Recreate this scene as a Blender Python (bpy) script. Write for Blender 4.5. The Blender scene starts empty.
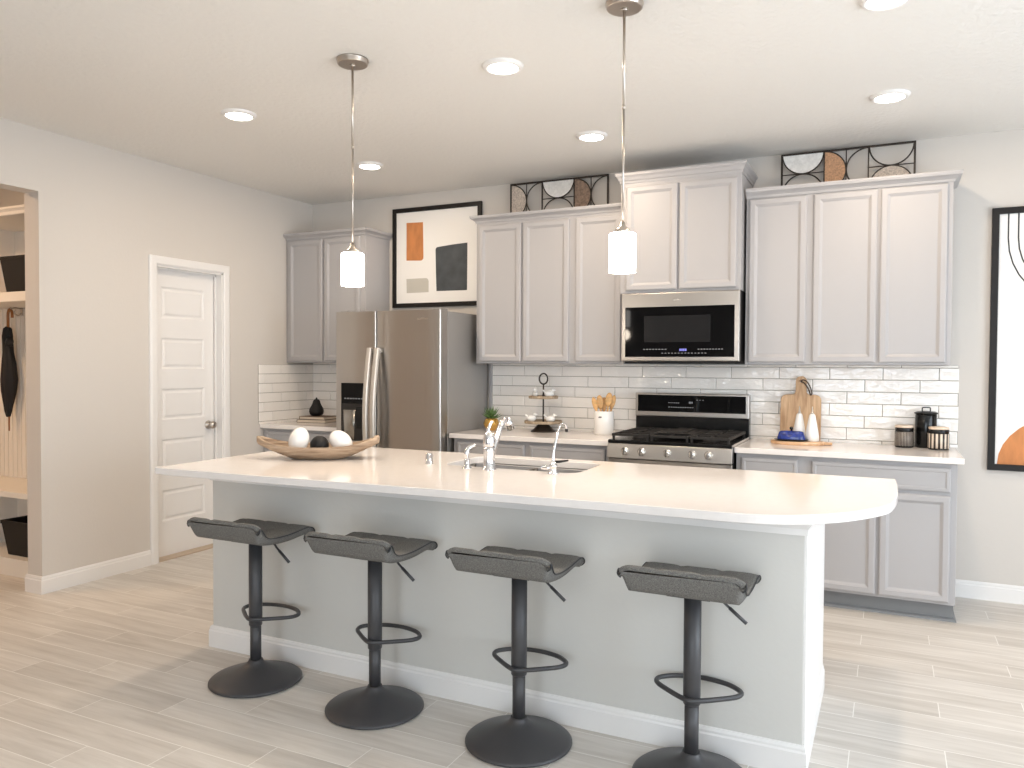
import bpy, bmesh, math, random
from mathutils import Vector, Matrix, Euler
random.seed(7)
PI = math.pi
scene = bpy.context.scene
COL = scene.collection

# ------------------------------------------------------------------ camera
C0 = Vector((4.5066, -5.3417, 1.373)); YAW = .4509; PIT = -.0246; ROL = .005; FPX = 780.0
def cam_basis():
    c, s = math.cos(YAW), math.sin(YAW)
    r = Vector((c, s, 0)); fw = Vector((-s, c, 0)); up = Vector((0, 0, 1))
    F = fw*math.cos(PIT)+up*math.sin(PIT); U = -fw*math.sin(PIT)+up*math.cos(PIT)
    R = r*math.cos(ROL)+U*math.sin(ROL); U = -r*math.sin(ROL)+U*math.cos(ROL)
    return R, U, F
R_, U_, F_ = cam_basis()
cd = bpy.data.cameras.new('camera'); cam = bpy.data.objects.new('camera', cd); COL.objects.link(cam)
cd.sensor_width = 36; cd.lens = FPX/1024*36; cd.clip_start = .05; cd.clip_end = 100
M = Matrix.Identity(4)
for i in range(3):
    M[i][0] = R_[i]; M[i][1] = U_[i]; M[i][2] = -F_[i]; M[i][3] = C0[i]
cam.matrix_world = M
scene.camera = cam

# ------------------------------------------------------------------ view, world, daylight
scene.view_settings.view_transform = 'Standard'
scene.view_settings.look = 'None'
scene.view_settings.gamma = 1
scene.view_settings.use_curve_mapping = False
scene.view_settings.exposure = 0.0
W = bpy.data.worlds.new('daylight'); scene.world = W; W.use_nodes = True
bgn = W.node_tree.nodes['Background']
bgn.inputs[0].default_value = (0.83, 0.93, 1.03, 1); bgn.inputs[1].default_value = 8.7
scene.cycles.max_bounces = 10
scene.cycles.diffuse_bounces = 6
scene.cycles.glossy_bounces = 5
scene.cycles.sample_clamp_indirect = 6.0
scene.cycles.caustics_reflective = False
scene.cycles.caustics_refractive = False

RX, RY, H = 7.3, -8.6, 2.743         # room: x 0..RX, y RY..0
REAR_WINS = [(3.2, 4.6), (5.1, 6.5)]      # x ranges
RIGHT_WINS = [(-3.0, -1.5), (-5.1, -3.4)]          # y ranges
WZ0, WZ1 = .30, 2.30

def light(name, kind, loc, energy, color, size=.1, rot=(0, 0, 0), **kw):
    d = bpy.data.lights.new(name, kind); d.energy = energy; d.color = color
    if kind == 'AREA':
        d.shape = kw.get('shape', 'SQUARE'); d.size = size
        if 'size_y' in kw: d.size_y = kw['size_y']
    elif kind == 'POINT': d.shadow_soft_size = size
    elif kind == 'SPOT':
        d.shadow_soft_size = size; d.spot_size = kw.get('cone', 2.4); d.spot_blend = .9
    o = bpy.data.objects.new(name, d); o.location = loc; o.rotation_euler = rot; COL.objects.link(o)
    return o
for (a, b) in REAR_WINS:
    l = light('window_portal', 'AREA', ((a+b)/2, RY-.04, (WZ0+WZ1)/2), 1, (1, 1, 1), b-a, (PI/2, 0, PI), shape='RECTANGLE', size_y=WZ1-WZ0)
    l.data.cycles.is_portal = True; l.rotation_euler = (-PI/2, 0, 0); l.rotation_euler = (PI/2, 0, 0)
for (a, b) in RIGHT_WINS:
    l = light('window_portal', 'AREA', (RX+.04, (a+b)/2, (WZ0+WZ1)/2), 1, (1, 1, 1), b-a, (PI/2, 0, PI/2), shape='RECTANGLE', size_y=WZ1-WZ0)
    l.data.cycles.is_portal = True

# ------------------------------------------------------------------ materials
MATS = {}
def mat(name, color, rough=.5, metal=0, spec=.5, emit=None, estr=0, bump=None, var=None, coat=0, trans=0):
    m = bpy.data.materials.new(name); m.use_nodes = True; nt = m.node_tree
    p = nt.nodes['Principled BSDF']
    p.inputs['Base Color'].default_value = (*color, 1); p.inputs['Roughness'].default_value = rough
    p.inputs['Metallic'].default_value = metal; p.inputs['Specular IOR Level'].default_value = spec
    if coat: p.inputs['Coat Weight'].default_value = coat; p.inputs['Coat Roughness'].default_value = .08
    if trans: p.inputs['Transmission Weight'].default_value = trans
    if emit: p.inputs['Emission Color'].default_value = (*emit, 1); p.inputs['Emission Strength'].default_value = estr
    tc = nt.nodes.new('ShaderNodeTexCoord')
    if var:      # (scale xyz, amount, detail)
        sc, amt, det = var
        mp = nt.nodes.new('ShaderNodeMapping'); mp.inputs['Scale'].default_value = sc
        nz = nt.nodes.new('ShaderNodeTexNoise'); nz.inputs['Scale'].default_value = 1; nz.inputs['Detail'].default_value = det
        nt.links.new(tc.outputs['Object'], mp.inputs[0]); nt.links.new(mp.outputs[0], nz.inputs[0])
        cr = nt.nodes.new('ShaderNodeValToRGB')
        cr.color_ramp.elements[0].position = .3; cr.color_ramp.elements[1].position = .7
        cr.color_ramp.elements[0].color = (*[c*(1-amt) for c in color], 1)
        cr.color_ramp.elements[1].color = (*[min(1, c*(1+amt)) for c in color], 1)
        nt.links.new(nz.outputs[0], cr.inputs[0]); nt.links.new(cr.outputs[0], p.inputs['Base Color'])
    if bump:     # (scale xyz, strength, distance)
        sc, st, di = bump
        mp = nt.nodes.new('ShaderNodeMapping'); mp.inputs['Scale'].default_value = sc
        nz = nt.nodes.new('ShaderNodeTexNoise'); nz.inputs['Scale'].default_value = 1; nz.inputs['Detail'].default_value = 3
        nt.links.new(tc.outputs['Object'], mp.inputs[0]); nt.links.new(mp.outputs[0], nz.inputs[0])
        bp = nt.nodes.new('ShaderNodeBump'); bp.inputs['Strength'].default_value = st; bp.inputs['Distance'].default_value = di
        nt.links.new(nz.outputs[0], bp.inputs['Height']); nt.links.new(bp.outputs[0], p.inputs['Normal'])
    MATS[name] = m
    return m
m_wall = mat('wall_paint', (.635, .597, .555), .85, spec=.2, bump=((55, 55, 55), .25, .002))
m_islandwall = mat('island_paint', (.62, .61, .58), .8, spec=.2, bump=((55, 55, 55), .25, .002))
m_ceil = mat('ceiling_paint', (.80, .785, .755), .95, spec=.1, bump=((38, 38, 38), .8, .006))
m_trim = mat('trim_paint', (.80, .785, .77), .4, spec=.4)
m_cab = mat('cabinet_paint', (.405, .395, .40), .42, spec=.4)
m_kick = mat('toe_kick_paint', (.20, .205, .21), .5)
m_quartz = mat('white_quartz', (.83, .785, .755), .10, spec=.5, var=((30, 30, 30), .015, 4))
m_steel = mat('brushed_steel', (.46, .43, .40), .30, metal=1, bump=((3, 3, 400), .05, .001))
m_steel_v = mat('brushed_steel_vertical', (.47, .44, .41), .30, metal=1, bump=((3.2, 3.2, .12), .35, .05))
m_steel_d = mat('fridge_side_grey', (.33, .32, .31), .42, metal=.4, bump=((120, 120, 120), .15, .001))
m_steel_b = mat('bright_steel', (.80, .78, .75), .22, metal=1)
m_satin = mat('satin_handle', (.62, .58, .53), .4, metal=.6)
m_sink = mat('sink_steel', (.36, .34, .31), .25, metal=1)
m_chrome = mat('chrome', (.78, .78, .80), .05, metal=1)
m_nickel = mat('satin_nickel', (.55, .50, .45), .28, metal=1)
m_blackglass = mat('black_glass', (.002, .002, .0025), .05, spec=.18)
m_screen = mat('oven_window_glass', (.014, .014, .015), .12, spec=.2)
m_black = mat('black_enamel', (.006, .006, .006), .2, spec=.35)
m_iron = mat('cast_iron_grate', (.022, .019, .017), .5, spec=.35)
m_blackmatte = mat('black_matte', (.012, .011, .011), .55, spec=.3)
m_frame = mat('black_frame', (.010, .008, .007), .45, spec=.3)
m_grey = mat('stool_metal', (.050, .049, .052), .42, metal=.1, spec=.5)
m_fabric = mat('stool_fabric', (.16, .155, .145), .9, spec=.2, var=((320, 320, 320), .45, 2), bump=((500, 500, 500), .5, .002))
m_piping = mat('stool_piping', (.035, .035, .037), .7)
m_paper = mat('picture_paper', (.86, .845, .82), .7)
m_orange = mat('orange_paint', (.56, .22, .075), .7, var=((25, 25, 9), .12, 3))
m_slate = mat('slate_paint', (.062, .07, .078), .7, var=((9, 9, 9), .25, 4))
m_greige = mat('greige_paint', (.52, .50, .45), .7)
m_ink = mat('black_ink', (.04, .04, .04), .6)
m_shade = mat('pendant_glass', (.9, .9, .9), .3, emit=(1, .96, .90), estr=9)
m_lamp = mat('downlight_diffuser', (.9, .9, .9), .4, emit=(1, .95, .88), estr=14)
m_lid = mat('pale_wood_lid', (.72, .58, .46), .5, var=((40, 40, 6), .1, 3))
m_spoon = mat('spoon_wood', (.66, .38, .15), .5, var=((30, 30, 60), .18, 3))
m_ceramic = mat('white_ceramic', (.84, .83, .81), .16)
m_blue = mat('blue_glaze', (.02, .04, .22), .12, var=((60, 60, 60), .4, 2))
m_gold = mat('gold_ceramic', (.75, .45, .12), .18, metal=.8)
m_leaf = mat('succulent_leaf', (.09, .17, .05), .5, var=((40, 40, 40), .3, 2))
m_bronze = mat('dark_bronze', (.035, .026, .020), .4, metal=.3)
m_cord = mat('leather_cord', (.09, .055, .035), .7)
m_book1 = mat('book_cover_dark', (.075, .05, .035), .5)
m_book2 = mat('book_cover_brown', (.16, .10, .065), .6)
m_page = mat('book_pages', (.72, .62, .50), .8)
m_umbc = mat('umbrella_cloth', (.012, .011, .012), .75)
m_umbw = mat('umbrella_wood', (.30, .12, .035), .35)
m_bench = mat('bench_paint', (.80, .76, .70), .5)
m_marble = mat('marble_inlay', (.74, .73, .71), .5, var=((45, 45, 45), .12, 5))
m_tan = mat('tan_inlay', (.48, .27, .15), .6, var=((90, 90, 90), .3, 3))
m_brownin = mat('brown_inlay', (.24, .165, .12), .55, var=((60, 60, 60), .35, 3))
m_stonein = mat('speckled_inlay', (.50, .43, .37), .6, var=((110, 110, 110), .3, 3))
m_ledblue = mat('blue_display', (.02, .02, .1), .4, emit=(.35, .35, 1), estr=1.0)
m_ledwhite = mat('white_legend', (.22, .22, .23), .4, emit=(.9, .95, 1), estr=.08)
m_threshold = mat('threshold_wood', (.52, .42, .32), .6)

def wood_mat(name, c1, c2, scale, rough=.55, rot=(0, 0, 0)):
    m = bpy.data.materials.new(name); m.use_nodes = True; nt = m.node_tree
    p = nt.nodes['Principled BSDF']; p.inputs['Roughness'].default_value = rough
    tc = nt.nodes.new('ShaderNodeTexCoord'); mp = nt.nodes.new('ShaderNodeMapping')
    mp.inputs['Scale'].default_value = scale; mp.inputs['Rotation'].default_value = rot
    nz = nt.nodes.new('ShaderNodeTexNoise'); nz.inputs['Scale'].default_value = 1; nz.inputs['Detail'].default_value = 6; nz.inputs['Distortion'].default_value = .6
    cr = nt.nodes.new('ShaderNodeValToRGB'); cr.color_ramp.elements[0].position = .32; cr.color_ramp.elements[1].position = .68
    cr.color_ramp.elements[0].color = (*c1, 1); cr.color_ramp.elements[1].color = (*c2, 1)
    nt.links.new(tc.outputs['Object'], mp.inputs[0]); nt.links.new(mp.outputs[0], nz.inputs[0])
    nt.links.new(nz.outputs[0], cr.inputs[0]); nt.links.new(cr.outputs[0], p.inputs['Base Color'])
    bp = nt.nodes.new('ShaderNodeBump'); bp.inputs['Strength'].default_value = .2; bp.inputs['Distance'].default_value = .002
    nt.links.new(nz.outputs[0], bp.inputs['Height']); nt.links.new(bp.outputs[0], p.inputs['Normal'])
    return m
m_bowl = wood_mat('weathered_wood', (.22, .145, .09), (.50, .385, .28), (7, 7, 60), .75)
m_board = wood_mat('acacia_wood', (.42, .24, .12), (.66, .45, .27), (40, 40, 4), .5)
m_round = wood_mat('round_board_wood', (.52, .29, .14), (.72, .50, .32), (6, 45, 20), .45)
m_tray = wood_mat('tray_wood', (.22, .16, .10), (.45, .36, .26), (30, 30, 8), .6)

def floor_mat():
    m = bpy.data.materials.new('wood_look_tile'); m.use_nodes = True; nt = m.node_tree; N = nt.nodes; L = nt.links
    p = N['Principled BSDF']; p.inputs['Roughness'].default_value = .38; p.inputs['Specular IOR Level'].default_value = .4
    def math_(op, a, b=None, c=None):
        n = N.new('ShaderNodeMath'); n.operation = op
        for i, v in enumerate((a, b, c)):
            if v is None: continue
            if isinstance(v, (int, float)): n.inputs[i].default_value = v
            else: L.new(v, n.inputs[i])
        return n.outputs[0]
    tc = N.new('ShaderNodeTexCoord'); sp = N.new('ShaderNodeSeparateXYZ'); L.new(tc.outputs['Object'], sp.inputs[0])
    x, y = sp.outputs[0], sp.outputs[1]
    v = math_('DIVIDE', math_('ADD', y, 1.148), .148)
    row = math_('FLOOR', v); fv = math_('FRACT', v)
    u = math_('DIVIDE', math_('SUBTRACT', math_('SUBTRACT', x, 4.397), math_('MULTIPLY', row, .307)), .921)
    col = math_('FLOOR', u); fu = math_('FRACT', u)
    du = math_('MULTIPLY', math_('MINIMUM', fu, math_('SUBTRACT', 1, fu)), .921)
    dv = math_('MULTIPLY', math_('MINIMUM', fv, math_('SUBTRACT', 1, fv)), .148)
    d = math_('MINIMUM', du, dv)
    grout = math_('LESS_THAN', d, .0017)
    cv = N.new('ShaderNodeCombineXYZ'); L.new(row, cv.inputs[0]); L.new(col, cv.inputs[1])
    wn = N.new('ShaderNodeTexWhiteNoise'); wn.noise_dimensions = '2D'; L.new(cv.outputs[0], wn.inputs['Vector'])
    # grain
    gx = math_('ADD', math_('MULTIPLY', x, 2.2), math_('MULTIPLY', wn.outputs['Value'], 37))
    gy = math_('ADD', math_('MULTIPLY', y, 26), math_('MULTIPLY', wn.outputs['Value'], 91))
    gc = N.new('ShaderNodeCombineXYZ'); L.new(gx, gc.inputs[0]); L.new(gy, gc.inputs[1])
    g = N.new('ShaderNodeTexNoise'); g.inputs['Scale'].default_value = 1; g.inputs['Detail'].default_value = 7; g.inputs['Roughness'].default_value = .62
    g.inputs['Distortion'].default_value = .35
    L.new(gc.outputs[0], g.inputs[0])
    gx2 = math_('ADD', math_('MULTIPLY', x, 1.1), math_('MULTIPLY', wn.outputs['Value'], 17))
    gy2 = math_('ADD', math_('MULTIPLY', y, 7), math_('MULTIPLY', wn.outputs['Value'], 51))
    gc2 = N.new('ShaderNodeCombineXYZ'); L.new(gx2, gc2.inputs[0]); L.new(gy2, gc2.inputs[1])
    g2 = N.new('ShaderNodeTexNoise'); g2.inputs['Scale'].default_value = 1; g2.inputs['Detail'].default_value = 3
    L.new(gc2.outputs[0], g2.inputs[0])
    t = math_('ADD', math_('MULTIPLY', g.outputs[0], .62), math_('ADD', math_('MULTIPLY', g2.outputs[0], .35), math_('MULTIPLY', math_('SUBTRACT', wn.outputs['Value'], .5), .13)))
    cr = N.new('ShaderNodeValToRGB')
    cr.color_ramp.elements[0].position = .30; cr.color_ramp.elements[0].color = (.47, .43, .385, 1)
    cr.color_ramp.elements[1].position = .66; cr.color_ramp.elements[1].color = (.70, .665, .62, 1)
    L.new(t, cr.inputs[0])
    mx = N.new('ShaderNodeMix'); mx.data_type = 'RGBA'; L.new(grout, mx.inputs[0]); L.new(cr.outputs[0], mx.inputs[6]); mx.inputs[7].default_value = (.80, .78, .74, 1)
    L.new(mx.outputs[2], p.inputs['Base Color'])
    bp = N.new('ShaderNodeBump'); bp.inputs['Strength'].default_value = .25; bp.inputs['Distance'].default_value = .0015
    hh = math_('SUBTRACT', math_('MULTIPLY', g.outputs[0], .5), grout)
    L.new(hh, bp.inputs['Height']); L.new(bp.outputs[0], p.inputs['Normal'])
    return m
m_floor = floor_mat()

def tile_mat():
    m = mat('glossy_tile', (.90, .865, .82), .07, spec=.6, bump=((7, 7, 12), .7, .022))
    return m
m_tile = tile_mat()
m_grout = mat('tile_grout', (.30, .265, .23), .9)

def stripe_mat(name, n, c1, c2, thr=.5):
    m = bpy.data.materials.new(name); m.use_nodes = True; nt = m.node_tree; N = nt.nodes; L = nt.links
    p = N['Principled BSDF']; p.inputs['Roughness'].default_value = .4
    tc = N.new('ShaderNodeTexCoord'); sp = N.new('ShaderNodeSeparateXYZ'); L.new(tc.outputs['Object'], sp.inputs[0])
    a = N.new('ShaderNodeMath'); a.operation = 'ARCTAN2'; L.new(sp.outputs[1], a.inputs[0]); L.new(sp.outputs[0], a.inputs[1])
    b = N.new('ShaderNodeMath'); b.operation = 'MULTIPLY'; L.new(a.outputs[0], b.inputs[0]); b.inputs[1].default_value = n/(2*PI)
    c = N.new('ShaderNodeMath'); c.operation = 'FRACT'; L.new(b.outputs[0], c.inputs[0])
    d = N.new('ShaderNodeMath'); d.operation = 'GREATER_THAN'; L.new(c.outputs[0], d.inputs[0]); d.inputs[1].default_value = thr
    mx = N.new('ShaderNodeMix'); mx.data_type = 'RGBA'; L.new(d.outputs[0], mx.inputs[0]); mx.inputs[6].default_value = (*c1, 1); mx.inputs[7].default_value = (*c2, 1)
    L.new(mx.outputs[2], p.inputs['Base Color'])
    return m
m_stripe_wide = stripe_mat('wide_stripes', 15, (.035, .025, .02), (.70, .60, .50), .5)
m_stripe_thin = stripe_mat('thin_stripes', 40, (.05, .042, .036), (.42, .37, .32), .72)

# ------------------------------------------------------------------ mesh helpers
class MB:
    def __init__(s): s.v = []; s.f = []; s.mi = []; s.sm = []
    def add(s, vs, fs, mi=0, smooth=False):
        b = len(s.v); s.v += [tuple(v) for v in vs]
        for f in fs: s.f.append([b+i for i in f]); s.mi.append(mi); s.sm.append(smooth)
        return s
    def box(s, x0, x1, y0, y1, z0, z1, mi=0):
        x0, x1 = min(x0, x1), max(x0, x1); y0, y1 = min(y0, y1), max(y0, y1); z0, z1 = min(z0, z1), max(z0, z1)
        vs = [(x0, y0, z0), (x1, y0, z0), (x1, y1, z0), (x0, y1, z0), (x0, y0, z1), (x1, y0, z1), (x1, y1, z1), (x0, y1, z1)]
        return s.add(vs, [(0, 3, 2, 1), (4, 5, 6, 7), (0, 1, 5, 4), (1, 2, 6, 5), (2, 3, 7, 6), (3, 0, 4, 7)], mi)
    def lathe(s, prof, c=(0, 0, 0), n=32, mi=0, smooth=True):     # prof: (r, z) bottom to top, closed with caps
        vs = []; fs = []
        for (r, z) in prof:
            for k in range(n):
                a = 2*PI*k/n; vs.append((c[0]+r*math.cos(a), c[1]+r*math.sin(a), c[2]+z))
        for i in range(len(prof)-1):
            for k in range(n):
                k2 = (k+1) % n; fs.append((i*n+k, i*n+k2, (i+1)*n+k2, (i+1)*n+k))
        s.add(vs, fs, mi, smooth)
        b = len(s.v)-len(vs)
        if prof[0][0] > 1e-5: s.f.append([b+k for k in range(n)][::-1]); s.mi.append(mi); s.sm.append(False)
        if prof[-1][0] > 1e-5: s.f.append([b+(len(prof)-1)*n+k for k in range(n)]); s.mi.append(mi); s.sm.append(False)
        return s
    def tube(s, pts, r, n=10, closed=False, mi=0):
        pts = [Vector(p) for p in pts]; m = len(pts)
        rr = r if isinstance(r, (list, tuple)) else [r]*m
        T = []
        for i in range(m):
            a = pts[(i-1) % m] if (closed or i > 0) else pts[0]; b = pts[(i+1) % m] if (closed or i < m-1) else pts[-1]
            T.append((b-a).normalized())
        ref = Vector((0, 0, 1)) if abs(T[0].z) < .9 else Vector((1, 0, 0))
        nrm = (ref-T[0]*ref.dot(T[0])).normalized(); vs = []; fs = []
        for i in range(m):
            nrm = (nrm-T[i]*nrm.dot(T[i])).normalized(); bn = T[i].cross(nrm)
            for k in range(n):
                a = 2*PI*k/n; vs.append(pts[i]+(nrm*math.cos(a)+bn*math.sin(a))*rr[i])
        for i in range(m if closed else m-1):
            j = (i+1) % m
            for k in range(n):
                k2 = (k+1) % n; fs.append((i*n+k, i*n+k2, j*n+k2, j*n+k))
        if not closed: fs.append(tuple(range(n))[::-1]); fs.append(tuple((m-1)*n+k for k in range(n)))
        return s.add(vs, fs, mi, True)
    def ellipsoid(s, c, r, rot=None, n=20, m=12, mi=0):
        vs = [];
        for i in range(m+1):
            t = PI*i/m
            for k in range(n):
                a = 2*PI*k/n; v = Vector((r[0]*math.sin(t)*math.cos(a), r[1]*math.sin(t)*math.sin(a), r[2]*math.cos(t)))
                if rot: v.rotate(rot)
                vs.append(v+Vector(c))
        fs = [(i*n+k, (i+1)*n+k, (i+1)*n+(k+1) % n, i*n+(k+1) % n) for i in range(m) for k in range(n)]
        return s.add(vs, fs, mi, True)
    def sweep(s, path, prof, closed=False, mapf=None, mi=0):
        """path: 2D points; prof: (out, up) closed polygon; out is to the RIGHT of the path direction, mitred."""
        m = len(path); rings = []
        P = [Vector(p) for p in path]
        for i in range(m):
            d1 = (P[i]-P[i-1]).normalized() if (i > 0 or closed) else None
            d2 = (P[(i+1) % m]-P[i]).normalized() if (i < m-1 or closed) else None
            if d1 is None: d1 = d2
            if d2 is None: d2 = d1
            n1 = Vector((d1.y, -d1.x)); n2 = Vector((d2.y, -d2.x)); b = (n1+n2).normalized(); k = 1/max(.2, b.dot(n1))
            rings.append([(P[i].x+b.x*k*o, P[i].y+b.y*k*o, u) for (o, u) in prof])
        vs = [v for r in rings for v in r]
        if mapf: vs = [mapf(v) for v in vs]
        q = len(prof); fs = []
        for i in range(m if closed else m-1):
            j = (i+1) % m
            for k in range(q): fs.append((i*q+k, i*q+(k+1) % q, j*q+(k+1) % q, j*q+k))
        if not closed: fs.append(tuple(range(q))[::-1]); fs.append(tuple((m-1)*q+k for k in range(q)))
        return s.add(vs, fs, mi)
    def build(s, name, mats, parent=None, bevel=0, subsurf=0, seg=2, loc=None, local=False):
        me = bpy.data.meshes.new(name)
        off = Vector((0, 0, 0))
        if parent is not None and not local:
            p = parent
            while p is not None: off += p.location; p = p.parent
        if loc is not None: off = off+Vector(loc)
        me.from_pydata([Vector(v)-off for v in s.v], [], s.f)
        for i, p in enumerate(me.polygons): p.material_index = s.mi[i]; p.use_smooth = s.sm[i]
        for m in (mats if isinstance(mats, (list, tuple)) else [mats]): me.materials.append(m)
        bm = bmesh.new(); bm.from_mesh(me); bmesh.ops.recalc_face_normals(bm, faces=bm.faces); bm.to_mesh(me); bm.free()
        o = bpy.data.objects.new(name, me); COL.objects.link(o)
        if parent is not None: o.parent = parent
        if loc is not None: o.location = loc
        if bevel:
            b = o.modifiers.new('bevel', 'BEVEL'); b.width = bevel; b.segments = seg; b.limit_method = 'ANGLE'; b.angle_limit = .6
            b.harden_normals = False
        if subsurf:
            b = o.modifiers.new('sub', 'SUBSURF'); b.levels = subsurf; b.render_levels = subsurf
        return o
def tag(o, label=None, cat=None, group=None, kind=None):
    if label: o['label'] = label
    if cat: o['category'] = cat
    if group: o['group'] = group
    if kind: o['kind'] = kind
    return o
def thing(name, label, cat, loc=(0, 0, 0), group=None, rz=0):
    o = bpy.data.objects.new(name, None); COL.objects.link(o); o.location = loc; o.empty_display_size = .1
    o.rotation_euler = (0, 0, rz)
    return tag(o, label, cat, group)
def struct(o): o['kind'] = 'structure'; return o
def copy_tree(root, loc, label, rz=0):
    bpy.context.view_layer.update()
    def cp(o, par):
        c = o.copy(); COL.objects.link(c)
        if par is not None: c.parent = par
        for ch in [q for q in o.children]: cp(ch, c)
        return c
    r = cp(root, None); r.location = loc; r.rotation_euler = (0, 0, rz); r['label'] = label
    return r
def plate(name, outlines, thick, m, parent=None, bevel=0.0, z=0, mapf=None, local=False, loc=None):
    """filled 2D outlines (first outer, rest holes) extruded upward by thick from z"""
    cu = bpy.data.curves.new('tmp', 'CURVE'); cu.dimensions = '2D'; cu.fill_mode = 'BOTH'
    cu.extrude = max(0, thick/2-bevel); cu.bevel_depth = bevel; cu.bevel_resolution = 2; cu.offset = -bevel
    for pts in outlines:
        sp = cu.splines.new('POLY'); sp.points.add(len(pts)-1); sp.use_cyclic_u = True
        for i, p in enumerate(pts): sp.points[i].co = (p[0], p[1], 0, 1)
    t = bpy.data.objects.new('tmp', cu); COL.objects.link(t)
    bpy.context.view_layer.update()
    dg = bpy.context.evaluated_depsgraph_get(); me0 = t.evaluated_get(dg).to_mesh()
    mb = MB(); vs = [(v.co.x, v.co.y, v.co.z+z+thick/2) for v in me0.vertices]
    if mapf: vs = [mapf(v) for v in vs]
    mb.add(vs, [tuple(p.vertices) for p in me0.polygons])
    t.to_mesh_clear(); bpy.data.objects.remove(t); bpy.data.curves.remove(cu)
    o = mb.build(name, m, parent, local=local, loc=loc)
    bm = bmesh.new(); bm.from_mesh(o.data); bmesh.ops.remove_doubles(bm, verts=bm.verts, dist=1e-5)
    bmesh.ops.recalc_face_normals(bm, faces=bm.faces); bm.to_mesh(o.data); bm.free()
    return o
def arc(cx, cy, r, a0, a1, n=8):
    return [(cx+r*math.cos(math.radians(a0+(a1-a0)*i/n)), cy+r*math.sin(math.radians(a0+(a1-a0)*i/n))) for i in range(n+1)]
def rrect(x0, x1, y0, y1, r, n=5):
    return arc(x1-r, y1-r, r, 0, 90, n)+arc(x0+r, y1-r, r, 90, 180, n)+arc(x0+r, y0+r, r, 180, 270, n)+arc(x1-r, y0+r, r, 270, 360, n)
def catmull(pts, k=6, closed=False):
    P = [Vector(p) for p in pts]; n = len(P); out = []
    for i in range(n if closed else n-1):
        p0 = P[(i-1) % n] if closed or i > 0 else P[0]; p1 = P[i]; p2 = P[(i+1) % n]; p3 = P[(i+2) % n] if closed or i < n-2 else P[-1]
        for j in range(k):
            t = j/k; out.append(.5*((2*p1)+(p2-p0)*t+(2*p0-5*p1+4*p2-p3)*t*t+(3*p1-p0-3*p2+p3)*t**3))
    if not closed: out.append(P[-1])
    return out

# panelled front made of concentric rectangles; plane XZ facing -y at y0 (front surface), thickness goes +y
DOOR_RINGS = [(0, .019), (0, .006), (.003, .002), (.009, 0), (.033, 0), (.035, .003), (.038, .004), (.047, .0105), (.051, .0115)]
DRAWER_RINGS = [(0, .018), (0, .006), (.006, .001), (.012, 0), (.020, 0), (.026, .004)]
def panel_front(mb, x0, x1, z0, z1, y, rings=DOOR_RINGS, mi=0, mapf=None, cap=True):
    vs = []; fs = []
    for (i, d) in rings:
        vs += [(x0+i, y+d, z0+i), (x1-i, y+d, z0+i), (x1-i, y+d, z1-i), (x0+i, y+d, z1-i)]
    for k in range(len(rings)-1):
        for j in range(4): fs.append((k*4+j, k*4+(j+1) % 4, (k+1)*4+(j+1) % 4, (k+1)*4+j))
    if cap: fs.append((0, 3, 2, 1))
    b = (len(rings)-1)*4; fs.append((b, b+1, b+2, b+3))
    if mapf: vs = [mapf(v) for v in vs]
    mb.add(vs, fs, mi); return mb
def cab_door(x0, x1, z0, z1, y, parent, m=None, name='door', rings=DOOR_RINGS):
    return panel_front(MB(), x0, x1, z0, z1, y, rings).build(name, m or m_cab, parent)

# ------------------------------------------------------------------ the setting
JY = -2.416; OZ = 2.377        # hall opening jamb and head
JY2 = -3.75
DY0, DY1, DZ = -1.605, -1.015, 2.045      # pantry door hole
WT = .132
mb = MB(); mb.box(-2.4, RX+.3, RY-.3, .3, -.12, 0); struct(mb.build('floor', m_floor))
mb = MB(); mb.box(-.2, RX+.3, RY-.3, .3, H, H+.1); mb.box(-2.4, -.2, -5.2, -1.3, H, H+.1); struct(mb.build('ceiling', m_ceil))
mb = MB(); mb.box(-.132, RX+.15, 0, .15, 0, H); struct(mb.build('wall_back', m_wall))
mb = MB()
mb.box(-WT, 0, DY1, 0, 0, H); mb.box(-WT, 0, DY0, DY1, DZ, H); mb.box(-WT, 0, JY, DY0, 0, H)
mb.box(-WT, 0, JY2, JY, OZ, H); mb.box(-WT, 0, RY, JY2, 0, H)
o = struct(mb.build('wall_left', m_wall))
# rear and right walls with windows
mb = MB(); xs = [-.132]+[v for w in REAR_WINS for v in w]+[RX+.15]
for i in range(0, len(xs), 2): mb.box(xs[i], xs[i+1], RY-.15, RY, 0, H)
for (a, b) in REAR_WINS: mb.box(a, b, RY-.15, RY, 0, WZ0); mb.box(a, b, RY-.15, RY, WZ1, H)
struct(mb.build('wall_rear', m_wall))
mb = MB(); ys = [RY]+sorted([v for w in RIGHT_WINS for v in w])+[0]
for i in range(0, len(ys), 2): mb.box(RX, RX+.15, ys[i], ys[i+1], 0, H)
for (a, b) in RIGHT_WINS: mb.box(RX, RX+.15, a, b, 0, WZ0); mb.box(RX, RX+.15, a, b, WZ1, H)
struct(mb.build('wall_right', m_wall))
wi = 1
for (a, b) in REAR_WINS:
    mb = MB()
    for x in (a, b-.05, (a+b)/2-.025): mb.box(x, x+.05, RY-.11, RY-.05, WZ0, WZ1)
    for z in (WZ0, WZ1-.05, (WZ0+WZ1)/2-.025): mb.box(a, b, RY-.105, RY-.055, z, z+.05)
    struct(mb.build('window_%d' % wi, m_trim)); wi += 1
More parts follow.
